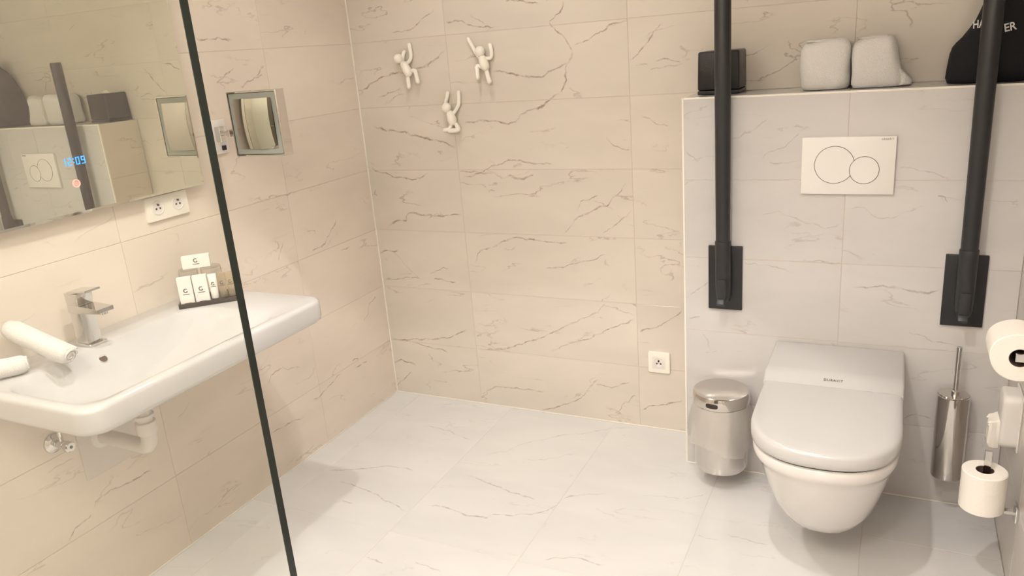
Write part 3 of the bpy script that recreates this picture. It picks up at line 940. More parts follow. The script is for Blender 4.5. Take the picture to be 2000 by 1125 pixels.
def towel_roll(label, loc, a, b_, hgt, seed, flap):
    t = thing('bath_towel', label, 'towel', loc, 0, 'white towels on the shelf')
    rnd = random.Random(seed)
    ph = [rnd.uniform(0, 6) for _ in range(6)]
    b = BM()
    lp = []
    N = 56
    for k in range(15):
        f = k / 14
        z = hgt * f
        ins = 0.0
        if f < 0.14: ins = 0.006 * (1 - f / 0.14) ** 2
        if f > 0.84: ins = 0.011 * ((f - 0.84) / 0.16) ** 2
        o = []
        for p in sup(0, 0, a - ins, b_ - ins, z, N, 4.4):
            an = math.atan2(p.y, p.x)
            w = 0.0022 * math.sin(3 * an + ph[0] + 2 * f) + 0.0015 * math.sin(7 * an + ph[1] - 3 * f) + 0.0012 * math.sin(9 * f + ph[2] + 2 * an)
            d = Vector((p.x, p.y, 0)).normalized()
            q = p + d * w
            if flap > 0 and p.x > 0:
                q.x += flap * (1 - f) ** 1.6 * (p.x / a) 
                if f > 0.1: q.x -= 0.014 * f * (p.x / a)
            q.z += (0.003 * math.sin(2 * an + ph[3]) + 0.0035 * q.x / a) * f
            o.append(q)
        lp.append(o)
    for s, dz in ((0.72, 0.0025), (0.45, -0.001), (0.2, 0.001)):
        lp.append([Vector((p.x * s, p.y * s, p.z + dz + 0.001 * math.sin(5 * i))) for i, p in enumerate(lp[14])])
    loft(b, lp)
    mk('rolled_body', b, M_towel, t, angle=80)
    # rolled layer edge lying over the outside, and the spiral on top
    b = BM()
    pts = []
    for i in range(70):
        an = 0.6 + i * 0.21
        r = 0.93 - 0.8 * i / 70
        pts.append(Vector((a * r * math.cos(an), b_ * r * math.sin(an), hgt + 0.0015)))
    tube(b, pts, 0.0035, 6)
    mk('rolled_edge', b, M_towel, t)
    if flap > 0:
        b = BM()
        lp = []
        for x, z1, w in ((a * 0.86, 0.060, 0.050), (a + 0.010, 0.040, 0.048), (a + 0.024, 0.024, 0.043), (a + 0.034, 0.015, 0.034)):
            lp.append([Vector((x, p.x, p.y)) for p in rrect(-w, w, 0.001, z1, min(0.006, z1 * .4), 0, 4)])
        loft(b, lp)
        mk('corner_flap', b, M_towel, t, angle=80)
    return t


towel_roll('white rolled bath towel on the shelf nearer the tissue box', (1.7555, -0.0800, 1.2518), 0.0665, 0.066, 0.134, 3, 0.0)
towel_roll('white rolled bath towel with loose corner, on the shelf nearer the black bag', (1.8880, -0.0800, 1.2518), 0.0620, 0.066, 0.134, 8, 0.016)

bag = thing('drawstring_bag', 'black cloth hair dryer bag with white lettering on the shelf', 'bag', (2.17, -0.085, 1.2518))
lp = []
# z, x left, x right, depth front, depth back
for z, xl, xr, yf, yb, e in ((0.0, -0.098, 0.090, -0.062, 0.060, 3), (0.012, -0.103, 0.102, -0.070, 0.072, 3.2), (0.04, -0.1005, 0.106, -0.073, 0.076, 3.2), (0.075, -0.096, 0.108, -0.073, 0.077, 3.2),
                             (0.092, -0.092, 0.108, -0.072, 0.077, 3.2), (0.104, -0.083, 0.108, -0.071, 0.077, 3.4), (0.118, -0.069, 0.108, -0.070, 0.077, 3.6), (0.140, -0.053, 0.108, -0.069, 0.077, 4),
                             (0.160, -0.040, 0.108, -0.068, 0.077, 4), (0.185, -0.032, 0.107, -0.066, 0.076, 3.5), (0.215, -0.022, 0.104, -0.060, 0.074, 3), (0.25, -0.006, 0.098, -0.050, 0.066, 2.6),
                             (0.275, 0.010, 0.088, -0.036, 0.050, 2.3), (0.290, 0.022, 0.074, -0.022, 0.034, 2), (0.30, 0.026, 0.070, -0.018, 0.030, 2), (0.318, 0.016, 0.080, -0.028, 0.040, 2), (0.325, 0.014, 0.082, -0.03, 0.042, 2)):
    o = sup((xl + xr) / 2, (yf + yb) / 2, (xr - xl) / 2, (yb - yf) / 2, z, 48, e)
    for i, p in enumerate(o):
        an = math.atan2(p.y, p.x)
        p.x += 0.0015 * math.sin(9 * an + z * 60); 
        if p.y > 0 or z > 0.18 or z < 0.09: p.y += 0.0015 * math.sin(7 * an + z * 40)
        p.x = min(p.x, 0.1125); p.y = min(p.y, 0.083)
    lp.append(o)
b = BM(); loft(b, lp)
bb = mk('cloth_body', b, M_bag, bag, angle=80)
b = BM(); lathe(b, (0.048, 0.006, 0.290), [(0.027, -0.004), (0.030, 0), (0.027, 0.004)], 20); mk('drawstring', b, M_plate, bag)
for word, sx, sl, px_, pz_ in (('HA', 0.68, 0.06, -0.0395, 0.1500), ('IRDRY', 0.36, -0.30, -0.0050, 0.1440), ('ER', 0.86, 0.20, 0.0315, 0.1375)):
    text_obj('lettering', word, 0.0285, basis((1, 0, sl), (-sl, 0, 1), (px_, -0.0715, pz_)) @ Matrix.Diagonal((sx, 1, 1, 1)), M_print, bb, 0.0006, bold=0.0005)

# ------------------------------------------------------------ figure hooks on the back wall
FIG = [
dict(head=(0.2275, 1.4307), torso=[(0.2483, 1.4064), (0.263, 1.3772)], arms=[[(0.2532, 1.4104), (0.2687, 1.4181), (0.2777, 1.437), (0.2744, 1.4779)], [(0.2402, 1.4177), (0.2439, 1.4435), (0.2474, 1.4528)]], legs=[[(0.257, 1.3731), (0.2599, 1.3554), (0.2637, 1.3245)], [(0.2715, 1.381), (0.293, 1.382), (0.2992, 1.3686), (0.3062, 1.3421)]]),
dict(head=(0.5812, 1.4336), torso=[(0.5859, 1.4086), (0.5951, 1.3791)], arms=[[(0.5762, 1.4092), (0.5607, 1.4247), (0.5463, 1.4504), (0.5298, 1.4791)], [(0.5955, 1.408), (0.6158, 1.4075), (0.6211, 1.4228), (0.6167, 1.4516)]], legs=[[(0.5828, 1.3778), (0.5622, 1.3819), (0.5628, 1.3643), (0.5655, 1.3433)], [(0.5971, 1.3748), (0.6023, 1.3538), (0.6117, 1.3261)]]),
dict(head=(0.4177, 1.2407), torso=[(0.4293, 1.2161), (0.4366, 1.1894)], arms=[[(0.4175, 1.2253), (0.4108, 1.2563), (0.4155, 1.2736), (0.4204, 1.2929)], [(0.4396, 1.2158), (0.4563, 1.2349), (0.4656, 1.2541), (0.468, 1.2929)]], legs=[[(0.4435, 1.1826), (0.4526, 1.1713), (0.4596, 1.1556), (0.4231, 1.1543)], [(0.4293, 1.1808), (0.4247, 1.1676), (0.4174, 1.1589), (0.4041, 1.157)]]),
]
FL = ['white plastic climbing figure hook, the one nearest the corner of the walls', 'white plastic climbing figure hook with spread arms, farthest from the corner', 'white plastic climbing figure hook, lowest of three, arms up and legs folded']
for f, lab in zip(FIG, FL):
    ox, oz = f['torso'][0]
    t = thing('figure_hook', lab, 'wall hook', (ox, 0, oz), 0, 'climbing figure hooks on the back wall')
    def L3(p, y): return Vector((p[0] - ox, y, p[1] - oz))
    b = BM(); ball(b, L3(f['head'], -0.0235), 0.0185); mk('head', b, M_cream, t)
    a, c = [L3(p, -0.0200) for p in f['torso']]
    b = BM(); tube(b, [a, a.lerp(c, 0.35), a.lerp(c, 0.8), c], [0.0145, 0.0165, 0.0180, 0.0165], 16, round_ends=True); mk('torso', b, M_cream, t)
    for arm in f['arms']:
        k = len(arm) - 1
        pts = smooth_path([L3(p, -0.014 + 0.006 * i / k) for i, p in enumerate(arm)], 5)
        b = BM(); tube(b, pts, [0.0066 + 0.0012 * i / (len(pts) - 1) for i in range(len(pts))], 12, round_ends=True); mk('arm', b, M_cream, t)
    for leg in f['legs']:
        k = len(leg) - 1
        pts = smooth_path([L3(p, -0.015 - 0.012 * (i / k)) for i, p in enumerate(leg)], 5)
        b = BM(); tube(b, pts, [0.0078 + 0.0010 * i / (len(pts) - 1) for i in range(len(pts))], 12, round_ends=True); mk('leg', b, M_cream, t)

# ------------------------------------------------------------ power outlets (pin earth type)
def socket_parts(t, c, R, Mx):
    """Mx maps local (u, v, n) to the thing's space; c centre"""
    b = BM()
    lathe(b, (c[0], c[1], 0.0), [(R, 0.0085), (R * 0.99, 0.0105), (R * 0.92, 0.0112), (R * 0.86, 0.0106), (R * 0.83, 0.0094), (0.001, 0.0092)], 32)
    bmesh.ops.transform(b, matrix=Mx, verts=b.verts)
    s = mk('socket', b, M_white, t)
    for (dx, dy, r) in ((-0.0070, -0.003, 0.0032), (0.0070, -0.003, 0.0032)):
        b = BM(); lathe(b, (c[0] + dx, c[1] + dy, 0.0), [(r, 0.0091), (r, 0.0098)], 12)
        bmesh.ops.transform(b, matrix=Mx, verts=b.verts); mk('contact_hole', b, M_dark, s)
    b = BM(); lathe(b, (c[0], c[1] + 0.0085, 0.0), [(0.0032, 0.0090), (0.0032, 0.0135), (0.0022, 0.015)], 12)
    bmesh.ops.transform(b, matrix=Mx, verts=b.verts); mk('earth_pin', b, M_dark, s)


po = thing('power_outlet', 'white single power outlet low on the back wall', 'outlet', (1.2105, 0, 0.2765))
Mb = basis((1, 0, 0), (0, 0, 1), (0, 0, 0))
b = BM()
loft(b, [[Vector((p.x, p.y, z)) for p in rrect(-0.0415 + i, 0.0415 - i, -0.0415 + i, 0.0415 - i, 0.005, 0, 5)] for z, i in ((0.0, 0), (0.006, 0), (0.0085, 0.0015), (0.0088, 0.004))])
bmesh.ops.transform(b, matrix=Mb, verts=b.verts)
mk('cover_plate', b, M_cream, po)
b = BM()
loft(b, [[Vector((p.x, p.y, z)) for p in rrect(-0.024 + i, 0.024 - i, -0.024 + i, 0.024 - i, 0.002, 0, 3)] for z, i in ((0.0085, 0), (0.0096, 0.0), (0.0098, 0.0006))])
bmesh.ops.transform(b, matrix=Mb, verts=b.verts)
mk('insert', b, M_white, po)
socket_parts(po, (0, 0), 0.0205, Mb)

po2 = thing('power_outlet', 'white double power outlet under the corner of the large mirror', 'outlet', (0, -1.0135, 1.069))
Ml = basis((0, 1, 0), (0, 0, 1), (0, 0, 0))
b = BM()
loft(b, [[Vector((p.x, p.y, z)) for p in rrect(-0.0760 + i, 0.0760 - i, -0.0365 + i, 0.0365 - i, 0.004, 0, 5)] for z, i in ((0.0, 0), (0.006, 0), (0.0085, 0.0015), (0.0088, 0.004))])
bmesh.ops.transform(b, matrix=Ml, verts=b.verts)
mk('cover_plate', b, M_cream, po2)
socket_parts(po2, (-0.0365, 0.002), 0.0215, Ml)
socket_parts(po2, (0.0365, 0.002), 0.0215, Ml)

# ------------------------------------------------------------ large mirror with clock
MX = 0.030
mi = thing('wall_mirror', 'large frameless mirror with blue clock on left wall above the washbasin', 'mirror', (0, -1.40, 1.11))
b = BM(); box(b, 0.0, 0.024, -0.47, 0.47, 0.04, 0.66, 0.0); mk('back_box', b, M_white, mi, smooth=False)
b = BM()
loft(b, [[Vector((x, p.x, p.y)) for p in rrect(-0.518 + i, 0.518 - i, 0.0 + i, 0.70 - i, 0.0005, 0, 1)] for x, i in ((0.0240, 0), (0.0286, 0), (0.0288, 0.0003), (MX, 0.0070))])
mk('mirror_glass', b, M_mirror, mi, smooth=False)
# seven segment clock 12:09
SEG = {'1': 'bc', '2': 'abged', '0': 'abcdef', '9': 'abcdfg'}


def seg_digit(bm, ch, y0, z0, w, h, t):
    S = {'a': (0, w, h - t, h), 'g': (0, w, h / 2 - t / 2, h / 2 + t / 2), 'd': (0, w, 0, t),
         'f': (0, t, h / 2, h), 'e': (0, t, 0, h / 2), 'b': (w - t, w, h / 2, h), 'c': (w - t, w, 0, h / 2)}
    for s in SEG[ch]:
        a0, a1, b0, b1 = S[s]
        box(bm, MX + 0.0002, MX + 0.0007, y0 + a0 + 0.0003, y0 + a1 - 0.0003, z0 + b0 + 0.0003, z0 + b1 - 0.0003)


clock = None
zc = 0.1265
yy = 0.076
for ch, st in (('1', -0.0015), ('2', 0.0155), (':', 0.0315), ('0', 0.0385), ('9', 0.0545)):
    b = BM()
    if ch == ':':
        for dz in (0.0055, 0.0150): box(b, MX + 0.0002, MX + 0.0007, yy + st, yy + st + 0.003, zc + dz, zc + dz + 0.003)
    else:
        seg_digit(b, ch, yy + st, zc, 0.0112, 0.0205, 0.0030)
    mk('clock_digit', b, M_blue, mi, smooth=False)
b = BM()
pts = [(MX + 0.0006, 0.1015 + 0.0092 * math.cos(2 * PI * i / 32), 0.080 + 0.0092 * math.sin(2 * PI * i / 32)) for i in range(33)]
tube(b, pts, 0.0019, 6); pw = mk('power_button', b, M_red, mi)
b = BM()
tube(b, [(MX + 0.0006, 0.1015 + 0.004 * math.cos(PI / 2 + .6 + (2 * PI - 1.2) * i / 16), 0.080 + 0.004 * math.sin(PI / 2 + .6 + (2 * PI - 1.2) * i / 16)) for i in range(17)], 0.0007, 5)
box(b, MX + 0.0002, MX + 0.0010, 0.1010, 0.1020, 0.080, 0.0855)
mk('power_symbol', b, M_red, pw)

# ------------------------------------------------------------ magnifying mirror on arm
mm = thing('magnifying_mirror', 'square chrome magnifying mirror on an arm beside the shower glass edge', 'mirror', (0.0, -0.767, 1.24))
b = BM(); box(b, 0.0, 0.008, -0.036, 0.036, -0.054, 0.054, 0.002, 2); mk('wall_plate', b, M_white, mm)
b = BM(); box(b, 0.007, 0.013, 0.004, 0.020, -0.044, -0.029, 0.001, 1); mk('switch', b, M_plate, mm)
b = BM(); box(b, 0.007, 0.030, -0.015, 0.008, -0.016, 0.032, 0.002, 1); mk('hinge_block', b, M_chrome, mm)
b = BM()
box(b, 0.028, 0.062, -0.012, 0.000, 0.004, 0.018, 0.0015, 1)
box(b, 0.056, 0.068, -0.013, 0.012, 0.000, 0.022, 0.0015, 1)
box(b, 0.064, 0.190, 0.004, 0.012, 0.006, 0.016, 0.0015, 1)
box(b, 0.178, 0.196, 0.004, 0.034, 0.004, 0.018, 0.0015, 1)
mk('arm', b, M_chrome, mm)
# head: axis along -y, centre (0.187, -0.018, 0.037) local
hx, hy, hz = 0.1865, -0.0170, 0.0375
b = BM()
loft(b, [[Vector((hx + p.x, hy + d, hz + p.y)) for p in rrect(-0.0985 + i, 0.0985 - i, -0.0985 + i, 0.0985 - i, 0.0015, 0, 2)]
         for d, i in ((0.0385, 0.002), (0.037, 0.0), (0.0005, 0.0), (-0.0005, 0.001), (-0.0005, 0.0045), (0.003, 0.0050))])
mmf = mk('casing', b, M_chrome2, mm, angle=30)
b = BM()
lp = [[Vector((hx + p.x, hy + 0.0012, hz + p.y)) for p in rrect(-0.0935 + i, 0.0935 - i, -0.0935 + i, 0.0935 - i, 0.001, 0, 2)] for i in (0.0, 0.0175)]
lp2 = [[p + Vector((0, 0.0015, 0)) for p in q] for q in reversed(lp)]
loft(b, lp + lp2, False, False, True)
mk('frosted_border', b, M_frost, mm, smooth=False)
b = BM()
lp = [[Vector((hx + p.x, hy + 0.0004, hz + p.y)) for p in rrect(-0.0945 + i, 0.0945 - i, -0.0945 + i, 0.0945 - i, 0.001, 0, 2)] for i in (0.0, 0.0022)]
loft(b, lp + [[p + Vector((0, 0.001, 0)) for p in q] for q in reversed(lp)], False, False, True)
mk('dark_joint', b, M_dark, mm, smooth=False)
b = BM()
n = 24
R = -0.75
grid = []
for i in range(n + 1):
    row = []
    for j in range(n + 1):
        x = -0.0762 + 0.1524 * i / n; z = -0.0762 + 0.1524 * j / n
        row.append(b.verts.new((hx + x, hy + 0.0016 + (0.0762 ** 2 * 2 - x * x - z * z) / (2 * R), hz + z)))
    grid.append(row)
for i in range(n):
    for j in range(n):
        b.faces.new((grid[i][j], grid[i + 1][j], grid[i + 1][j + 1], grid[i][j + 1]))
mk('curved_glass', b, M_magmir, mm, angle=80)

# ------------------------------------------------------------ washbasin
BY = -1.315
wbz = 0.785
bs = thing('washbasin', 'white wide wall-hung washbasin under the large mirror', 'washbasin', (0, BY, wbz))
b = BM()
OR = (0.004, 0.052, 0.052, 0.004)


def orr(i, z, rr=None):
    return rrect(0.0 if i == 0 else 0.0 + i * 0.15, 0.475 - i, -0.395 + i, 0.395 - i, rr or OR, z, 10)


loft(b, [orr(0.150, -0.110, (0.03, 0.06, 0.06, 0.03)), orr(0.100, -0.102, (0.02, 0.06, 0.06, 0.02)), orr(0.050, -0.082), orr(0.020, -0.069), orr(0.008, -0.0645), orr(0.002, -0.059), orr(0.0, -0.050), orr(0.0, -0.012),
         orr(0.0015, -0.005), orr(0.006, -0.001), orr(0.011, 0.0),
         rrect(0.118, 0.446, -0.368, 0.245, (0.075, 0.06, 0.06, 0.075), 0.0, 10), rrect(0.123, 0.442, -0.363, 0.235, (0.075, 0.06, 0.06, 0.075), -0.003, 10),
         rrect(0.132, 0.436, -0.354, 0.210, (0.075, 0.065, 0.06, 0.075), -0.014, 10), rrect(0.148, 0.428, -0.342, 0.160, (0.075, 0.07, 0.07, 0.075), -0.036, 10),
         rrect(0.172, 0.415, -0.322, 0.095, (0.075, 0.07, 0.07, 0.075), -0.062, 10), rrect(0.200, 0.395, -0.290, 0.03, (0.075, 0.07, 0.07, 0.075), -0.082, 10), rrect(0.228, 0.365, -0.235, -0.02, (0.06, 0.06, 0.06, 0.06), -0.092, 10),
         rrect(0.250, 0.340, -0.17, -0.06, (0.03, 0.03, 0.03, 0.03), -0.095, 10)])
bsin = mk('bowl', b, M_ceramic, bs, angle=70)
nrm = Vector((0.74, 0, 0.67)).normalized()
cen = Vector((0.1430, -0.106, -0.0290))
q = nrm.to_track_quat('Z', 'Y').to_matrix().to_4x4()
b = BM(); lathe(b, (0, 0, 0), [(0.0125, -0.004), (0.0125, 0.0012), (0.0115, 0.002), (0.0105, 0.0012), (0.0100, -0.004)], 28)
bmesh.ops.transform(b, matrix=Matrix.Translation(cen) @ q, verts=b.verts); ovr = mk('overflow_ring', b, M_ceramic, bs)
b = BM(); lathe(b, (0, 0, 0), [(0.0102, -0.003), (0.0102, 0.0006)], 24)
bmesh.ops.transform(b, matrix=Matrix.Translation(cen) @ q, verts=b.verts); mk('overflow_hole', b, M_core, ovr)

# faucet
fa = thing('faucet', 'square chrome mixer tap on the washbasin', 'faucet', (0.078, -1.402, wbz + 0.0003))
b = BM(); box(b, -0.030, 0.036, -0.0255, 0.0255, 0.0, 0.007, 0.001, 1); mk('base_plate', b, M_chrome, fa)
b = BM()
loft(b, [rrect(-0.021, 0.024, -0.021, 0.021, 0.002, 0.0065, 2), rrect(-0.021, 0.019, -0.021, 0.021, 0.002, 0.088, 2), rrect(-0.022, 0.022, -0.022, 0.022, 0.002, 0.104, 2), rrect(-0.022, 0.020, -0.022, 0.022, 0.002, 0.112, 2)])
mk('column', b, M_chrome, fa, angle=25)
b = BM()
sp = [(-0.0225, 0.0905, 0.111), (0.02, 0.089, 0.1105), (0.096, 0.0955, 0.1065)]
loft(b, [[Vector((x, -0.0225, z0)), Vector((x, 0.0225, z0)), Vector((x, 0.0225, z1)), Vector((x, -0.0225, z1))] for x, z0, z1 in sp])
bmesh.ops.bevel(b, geom=b.edges[:], offset=0.0008, segments=1, affect='EDGES')
spo = mk('spout', b, M_chrome, fa, angle=25)
b = BM(); lathe(b, (0.083, 0, 0), [(0.0105, 0.0965), (0.0105, 0.089), (0.0085, 0.0885)], 20); mk('aerator', b, M_chrome, spo)
b = BM()
loft(b, [rrect(-0.023, 0.022, -0.0225, 0.0225, 0.002, 0.1125, 2), rrect(-0.024, 0.026, -0.0225, 0.0225, 0.002, 0.142, 2), rrect(-0.023, 0.026, -0.022, 0.022, 0.002, 0.1435, 2)])
lv = mk('lever_block', b, M_chrome, fa, angle=25)
b = BM(); box(b, 0.0, 0.076, -0.0215, 0.0215, 0.0, 0.0055, 0.001, 1, Matrix.Translation((-0.012, 0, 0.1415)) @ Matrix.Rotation(-0.10, 4, 'Y'))
mk('lever', b, M_chrome, lv)

# rolled hand towels at the near end of the basin
def hand_roll(label, p0, p1, r, seed):
    p0, p1 = Vector(p0), Vector(p1)
    t = thing('hand_towel', label, 'towel', p0.lerp(p1, 0.5), 0, 'rolled hand towels on the washbasin')
    mid = p0.lerp(p1, 0.5)
    rnd = random.Random(seed)
    ph = [rnd.uniform(0, 6) for _ in range(4)]
    n, m_ = 28, 16
    d = (p1 - p0)
    Rm = d.to_track_quat('Z', 'Y').to_matrix()
    L = d.length
    lp = []
    for k in range(m_ + 1):
        f = k / m_
        ins = 0.75 + 0.25 * min(1, min(f, 1 - f) * 9) ** 0.5
        o = []
        for i in range(n):
            a = 2 * PI * i / n
            rr = r * ins * (1 + 0.03 * math.sin(3 * a + ph[0] + 2 * f) + 0.02 * math.sin(5 * f * 3 + ph[1] + a))
            o.append(Rm @ Vector((rr * math.cos(a), rr * 0.93 * math.sin(a), (f - 0.5) * L)))
        lp.append(o)
    b = BM(); loft(b, lp)
    mk('rolled_body', b, M_towel, t, angle=80)
    for s in (-1, 1):
        b = BM()
        pts = []
        for i in range(40):
            a = i * 0.32
            rr = r * (0.72 - 0.6 * i / 40)
            pts.append(Rm @ Vector((rr * math.cos(a), rr * math.sin(a), s * (L / 2 + 0.0005))))
        tube(b, pts, 0.0028, 6)
        mk('rolled_edge', b, M_towel, t)
    b = BM()
    a = 0.4
    pts = [Rm @ Vector((r * 1.0 * math.cos(a), r * 0.95 * math.sin(a), (f / 8 - 0.5) * L * 0.96)) for f in range(9)]
    tube(b, pts, 0.003, 6)
    mk('hem', b, M_towel, t)
    return t


hand_roll('white rolled hand towel lying on top of the other beside the tap', (0.020, -1.560, 0.8800), (0.190, -1.533, 0.8135), 0.0265, 2)
hand_roll('white rolled hand towel underneath, at the near end of the washbasin', (0.030, -1.700, 0.8095), (0.110, -1.590, 0.8095), 0.0240, 5)

# tray and toiletries (tray frame: local x along the front edge, local y to the back)
TO = Vector((0.100, -1.127, wbz + 0.0004))
TA = math.radians(43)
def tl(x, y, z=0.0):
    return (TO.x + x * math.cos(TA) - y * math.sin(TA), TO.y + x * math.sin(TA) + y * math.cos(TA), TO.z + z)


tr = thing('tray', 'black rectangular tray holding toiletries on the washbasin', 'tray', tl(0, 0), TA)
b = BM(); box(b, 0.0, 0.170, 0.0, 0.100, 0.0, 0.004, 0.001, 1); mk('base', b, M_tray, tr)
for nm, a in (('front_rim', (0, 0.170, 0, 0.004)), ('back_rim', (0, 0.170, 0.096, 0.100)), ('side_rim', (0, 0.004, 0.004, 0.096)), ('side_rim', (0.166, 0.170, 0.004, 0.096))):
    b = BM(); box(b, a[0], a[1], a[2], a[3], 0.0, 0.014, 0.0008, 1); mk(nm, b, M_tray, tr)


def logo(parent, x, y, z, s, txt='HOTEL'):
    """open ring emblem above a small line of lettering, on a face towards local -y"""
    b = BM()
    pts = [(x + s * math.cos(0.75 + (2 * PI - 1.5) * i / 20), y, z + s * math.sin(0.75 + (2 * PI - 1.5) * i / 20)) for i in range(21)]
    tube(b, pts, s * 0.24, 6)
    box(b, x + s * 0.35, x + s * 1.0, y - 0.0005, y + 0.0005, z - s * 0.85, z - s * 0.35)
    mk('emblem', b, M_ink, parent)
    b = BM(); box(b, x - s * 1.8, x + s * 1.8, y - 0.0003, y + 0.0003, z - s * 2.3, z - s * 1.95)
    mk('text_line', b, M_ink, parent)


def carton(label, x, y, z, w, d, h_, ls, rot=0.0, foot=True, lz=0.55):
    t = thing('carton', label, 'carton', tl(x, y, z), TA + rot, 'white toiletry cartons on the tray')
    b = BM(); box(b, -w / 2, w / 2, 0.0, d, 0.0, h_, 0.0007, 1)
    bx = mk('box', b, M_carton, t)
    logo(bx, 0, -0.0003, h_ * lz, ls)
    if foot:
        b = BM(); box(b, -w * 0.25, w * 0.25, -0.0005, 0.0003, h_ * 0.10, h_ * 0.116); mk('fine_print', b, M_ink, bx)
    return t


carton('white upright toiletry carton at the left front of the tray', 0.0265, 0.008, 0.0043, 0.0395, 0.020, 0.086, 0.0052)
carton('white upright toiletry carton second from left at the front of the tray', 0.0690, 0.008, 0.0043, 0.0395, 0.020, 0.086, 0.0052)


def tumbler(label, x, y, r0, r1, h_):
    t = thing('drinking_glass', label, 'glass', tl(x, y, 0.0043), TA, 'upturned glasses on the tray')
    b = BM(); lathe(b, (0, 0, 0), [(r0, 0.0), (r0, 0.001), (r1, h_ * 0.93), (r1 - 0.002, h_ * 0.985), (r1 - 0.006, h_)], 36, cap0=False, cap1=False)
    mk('wall', b, M_tumbler, t)
    b = BM(); lathe(b, (0, 0, 0), [(r1 - 0.0055, h_), (0.001, h_)], 36, cap0=False); lathe(b, (0, 0, 0), [(r1 - 0.005, h_ - 0.006), (0.001, h_ - 0.006)], 36, cap0=False)
    mk('thick_base', b, M_tumbler, t)
    b = BM(); tube(b, [(r0 * math.cos(2 * PI * i / 36), r0 * math.sin(2 * PI * i / 36), 0.0012) for i in range(37)], 0.0011, 6)
    mk('rim', b, M_tumbler, t)
    return t


tumbler('clear upturned glass behind the left carton', 0.0370, 0.063, 0.0290, 0.0270, 0.100)
tumbler('clear upturned glass behind the small bottles', 0.1010, 0.063, 0.0310, 0.0290, 0.100)
ct = carton('white low carton lying across the tops of the two glasses', 0.0650, 0.048, 0.1048, 0.078, 0.028, 0.036, 0.0052, 0.0, False, 0.66)


def bottle(label, x, mbody, cap):
    t = thing('toiletry_bottle', label, 'bottle', tl(x, 0.019, 0.0043), TA, 'small toiletry bottles on the tray')
    b = BM()
    loft(b, [sup(0, 0, 0.0100, 0.0100, 0.010, 24, 2), sup(0, 0, 0.0112, 0.0112, 0.013, 24, 2), sup(0, 0, 0.0115, 0.0112, 0.035, 24, 2), sup(0, 0, 0.0120, 0.008, 0.060, 24, 2), sup(0, 0, 0.0125, 0.0035, 0.080, 24, 2.4), sup(0, 0, 0.0125, 0.0020, 0.084, 24, 2.4)])
    bo = mk('body', b, mbody, t, angle=60)
    b = BM(); lathe(b, (0, 0, 0), [(0.0095, 0.0), (0.0100, 0.001), (0.0100, 0.0095), (0.008, 0.010)], 20); mk('cap', b, cap, t)
    logo(bo, 0, -0.0098, 0.056, 0.0042)
    return t


bottle('white small toiletry tube next to the cartons on the tray', 0.1035, M_carton, M_tray)
bottle('clear small toiletry bottle in the middle of the three on the tray', 0.1280, M_bottle, M_tray)
bottle('clear small toiletry bottle at the glass edge end of the tray', 0.1520, M_bottle, M_tray)

# ------------------------------------------------------------ under the basin
wp = thing('waste_pipe', 'white plastic waste pipe under the washbasin', 'pipe', (0.0, -1.388, 0.538))
px, py = 0.200, 0.0
b = BM(); lathe(b, (px, py, 0), [(0.0205, 0.136), (0.0205, -0.01)], 28); mk('tail_pipe', b, M_white, wp)
b = BM(); lathe(b, (px, py, 0), [(0.0225, 0.032), (0.0265, 0.030), (0.0265, 0.001), (0.0245, -0.004)], 32); mk('ring_nut', b, M_white, wp)
b = BM(); lathe(b, (px, py, 0), [(0.0225, 0.052), (0.0260, 0.051), (0.0260, 0.042), (0.0230, 0.041)], 32); mk('ring_nut', b, M_white, wp)
b = BM()
pth = [(px, py, 0.0), (px, py, -0.022), (px - 0.004, py, -0.034), (px - 0.013, py, -0.044), (px - 0.028, py, -0.048), (px - 0.10, py, -0.046), (0.012, py, -0.044), (0.001, py, -0.044)]
tube(b, pth, 0.0205, 20); mk('elbow_pipe', b, M_white, wp)
b = BM(); lathe(b, (0, py, -0.044), [(0.034, 0.0), (0.034, 0.004), (0.028, 0.010), (0.0215, 0.012)], 28, 'x'); mk('wall_collar', b, M_white, wp)

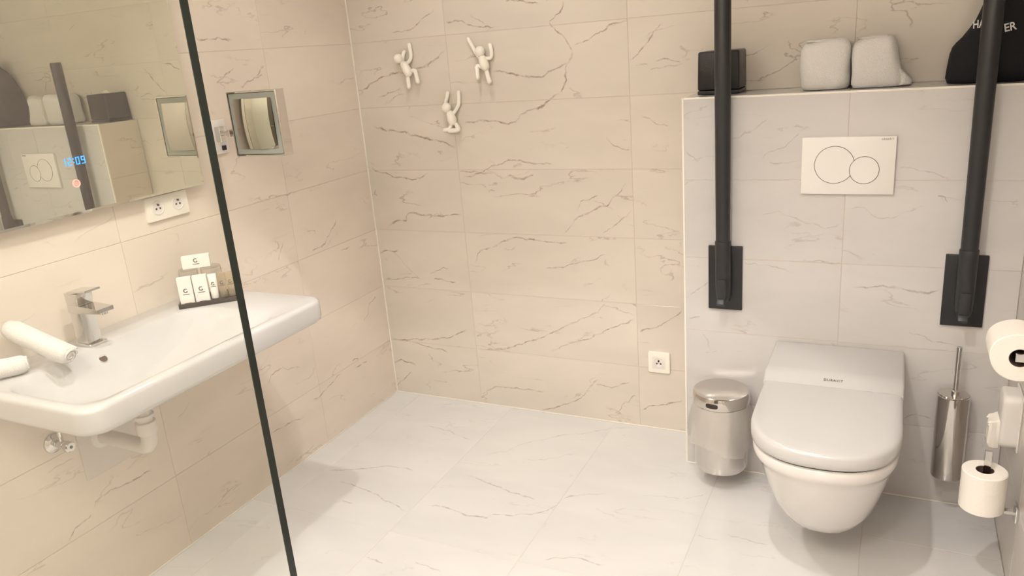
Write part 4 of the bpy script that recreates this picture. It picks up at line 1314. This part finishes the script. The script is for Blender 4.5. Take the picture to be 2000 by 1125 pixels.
sv = thing('stop_valve', 'chrome angle stop valve on the wall under the washbasin', 'valve', (0, -1.520, 0.540))
b = BM(); lathe(b, (0, 0, 0), [(0.027, 0), (0.026, 0.004), (0.020, 0.009), (0.012, 0.012)], 28, 'x'); mk('rosette', b, M_chrome, sv)
b = BM(); lathe(b, (0, 0, 0), [(0.010, 0.010), (0.010, 0.036), (0.013, 0.037), (0.013, 0.050), (0.011, 0.052)], 20, 'x'); mk('valve_body', b, M_chrome, sv)
b = BM(); lathe(b, (0.062, 0, 0), [(0.0130, -0.010), (0.0145, -0.008), (0.0145, 0.008), (0.012, 0.011)], 10, 'x'); mk('handle', b, M_chrome, sv)
b = BM(); lathe(b, (0.074, 0, 0), [(0.004, -0.002), (0.004, 0.0)], 12, 'x'); mk('handle_screw', b, M_dark, sv)
b = BM(); tube(b, smooth_path([(0.038, 0, 0.008), (0.040, 0.002, 0.05), (0.055, 0.03, 0.085), (0.075, 0.07, 0.108)], 5), 0.005, 10); mk('supply_hose', b, M_chrome, sv)

b = BM()
loft(b, [[Vector((x, p.x, p.y)) for p in rrect(-0.085 + i, 0.085 - i, -0.09 + i, 0.09 - i, 0.004, 0, 3)] for x, i in ((0.0, 0), (0.003, 0), (0.004, 0.001))])
ap = mk('access_panel', b, M_panel, None, loc=(0, -1.375, 0.480))
tag(ap, 'thin pale access panel on the wall below the waste pipe', 'access panel')

# ------------------------------------------------------------ shower glass
GX, GY = 1.2875, -2.0
gs = thing('shower_screen', 'clear glass shower screen with dark green edge in front of the washbasin', 'shower screen', (GX, GY, 0.0))
b = BM(); box(b, -GX + 0.002, -0.0012, -0.005, 0.005, 0.006, 2.10)
mk('glass_pane', b, M_glass, gs, smooth=False)
b = BM(); box(b, -0.0012, 0.0, -0.0052, 0.0052, 0.006, 2.10)
mk('pane_edge', b, M_gedge, gs, smooth=False)
b = BM(); box(b, -GX, -GX + 0.012, -0.010, 0.010, 0.006, 2.10, 0.001, 1)
mk('wall_channel', b, M_chrome, gs)
b = BM(); box(b, -GX + 0.012, -0.02, -0.006, 0.006, 0.0, 0.006)
mk('bottom_seal', b, M_trim, gs, smooth=False)
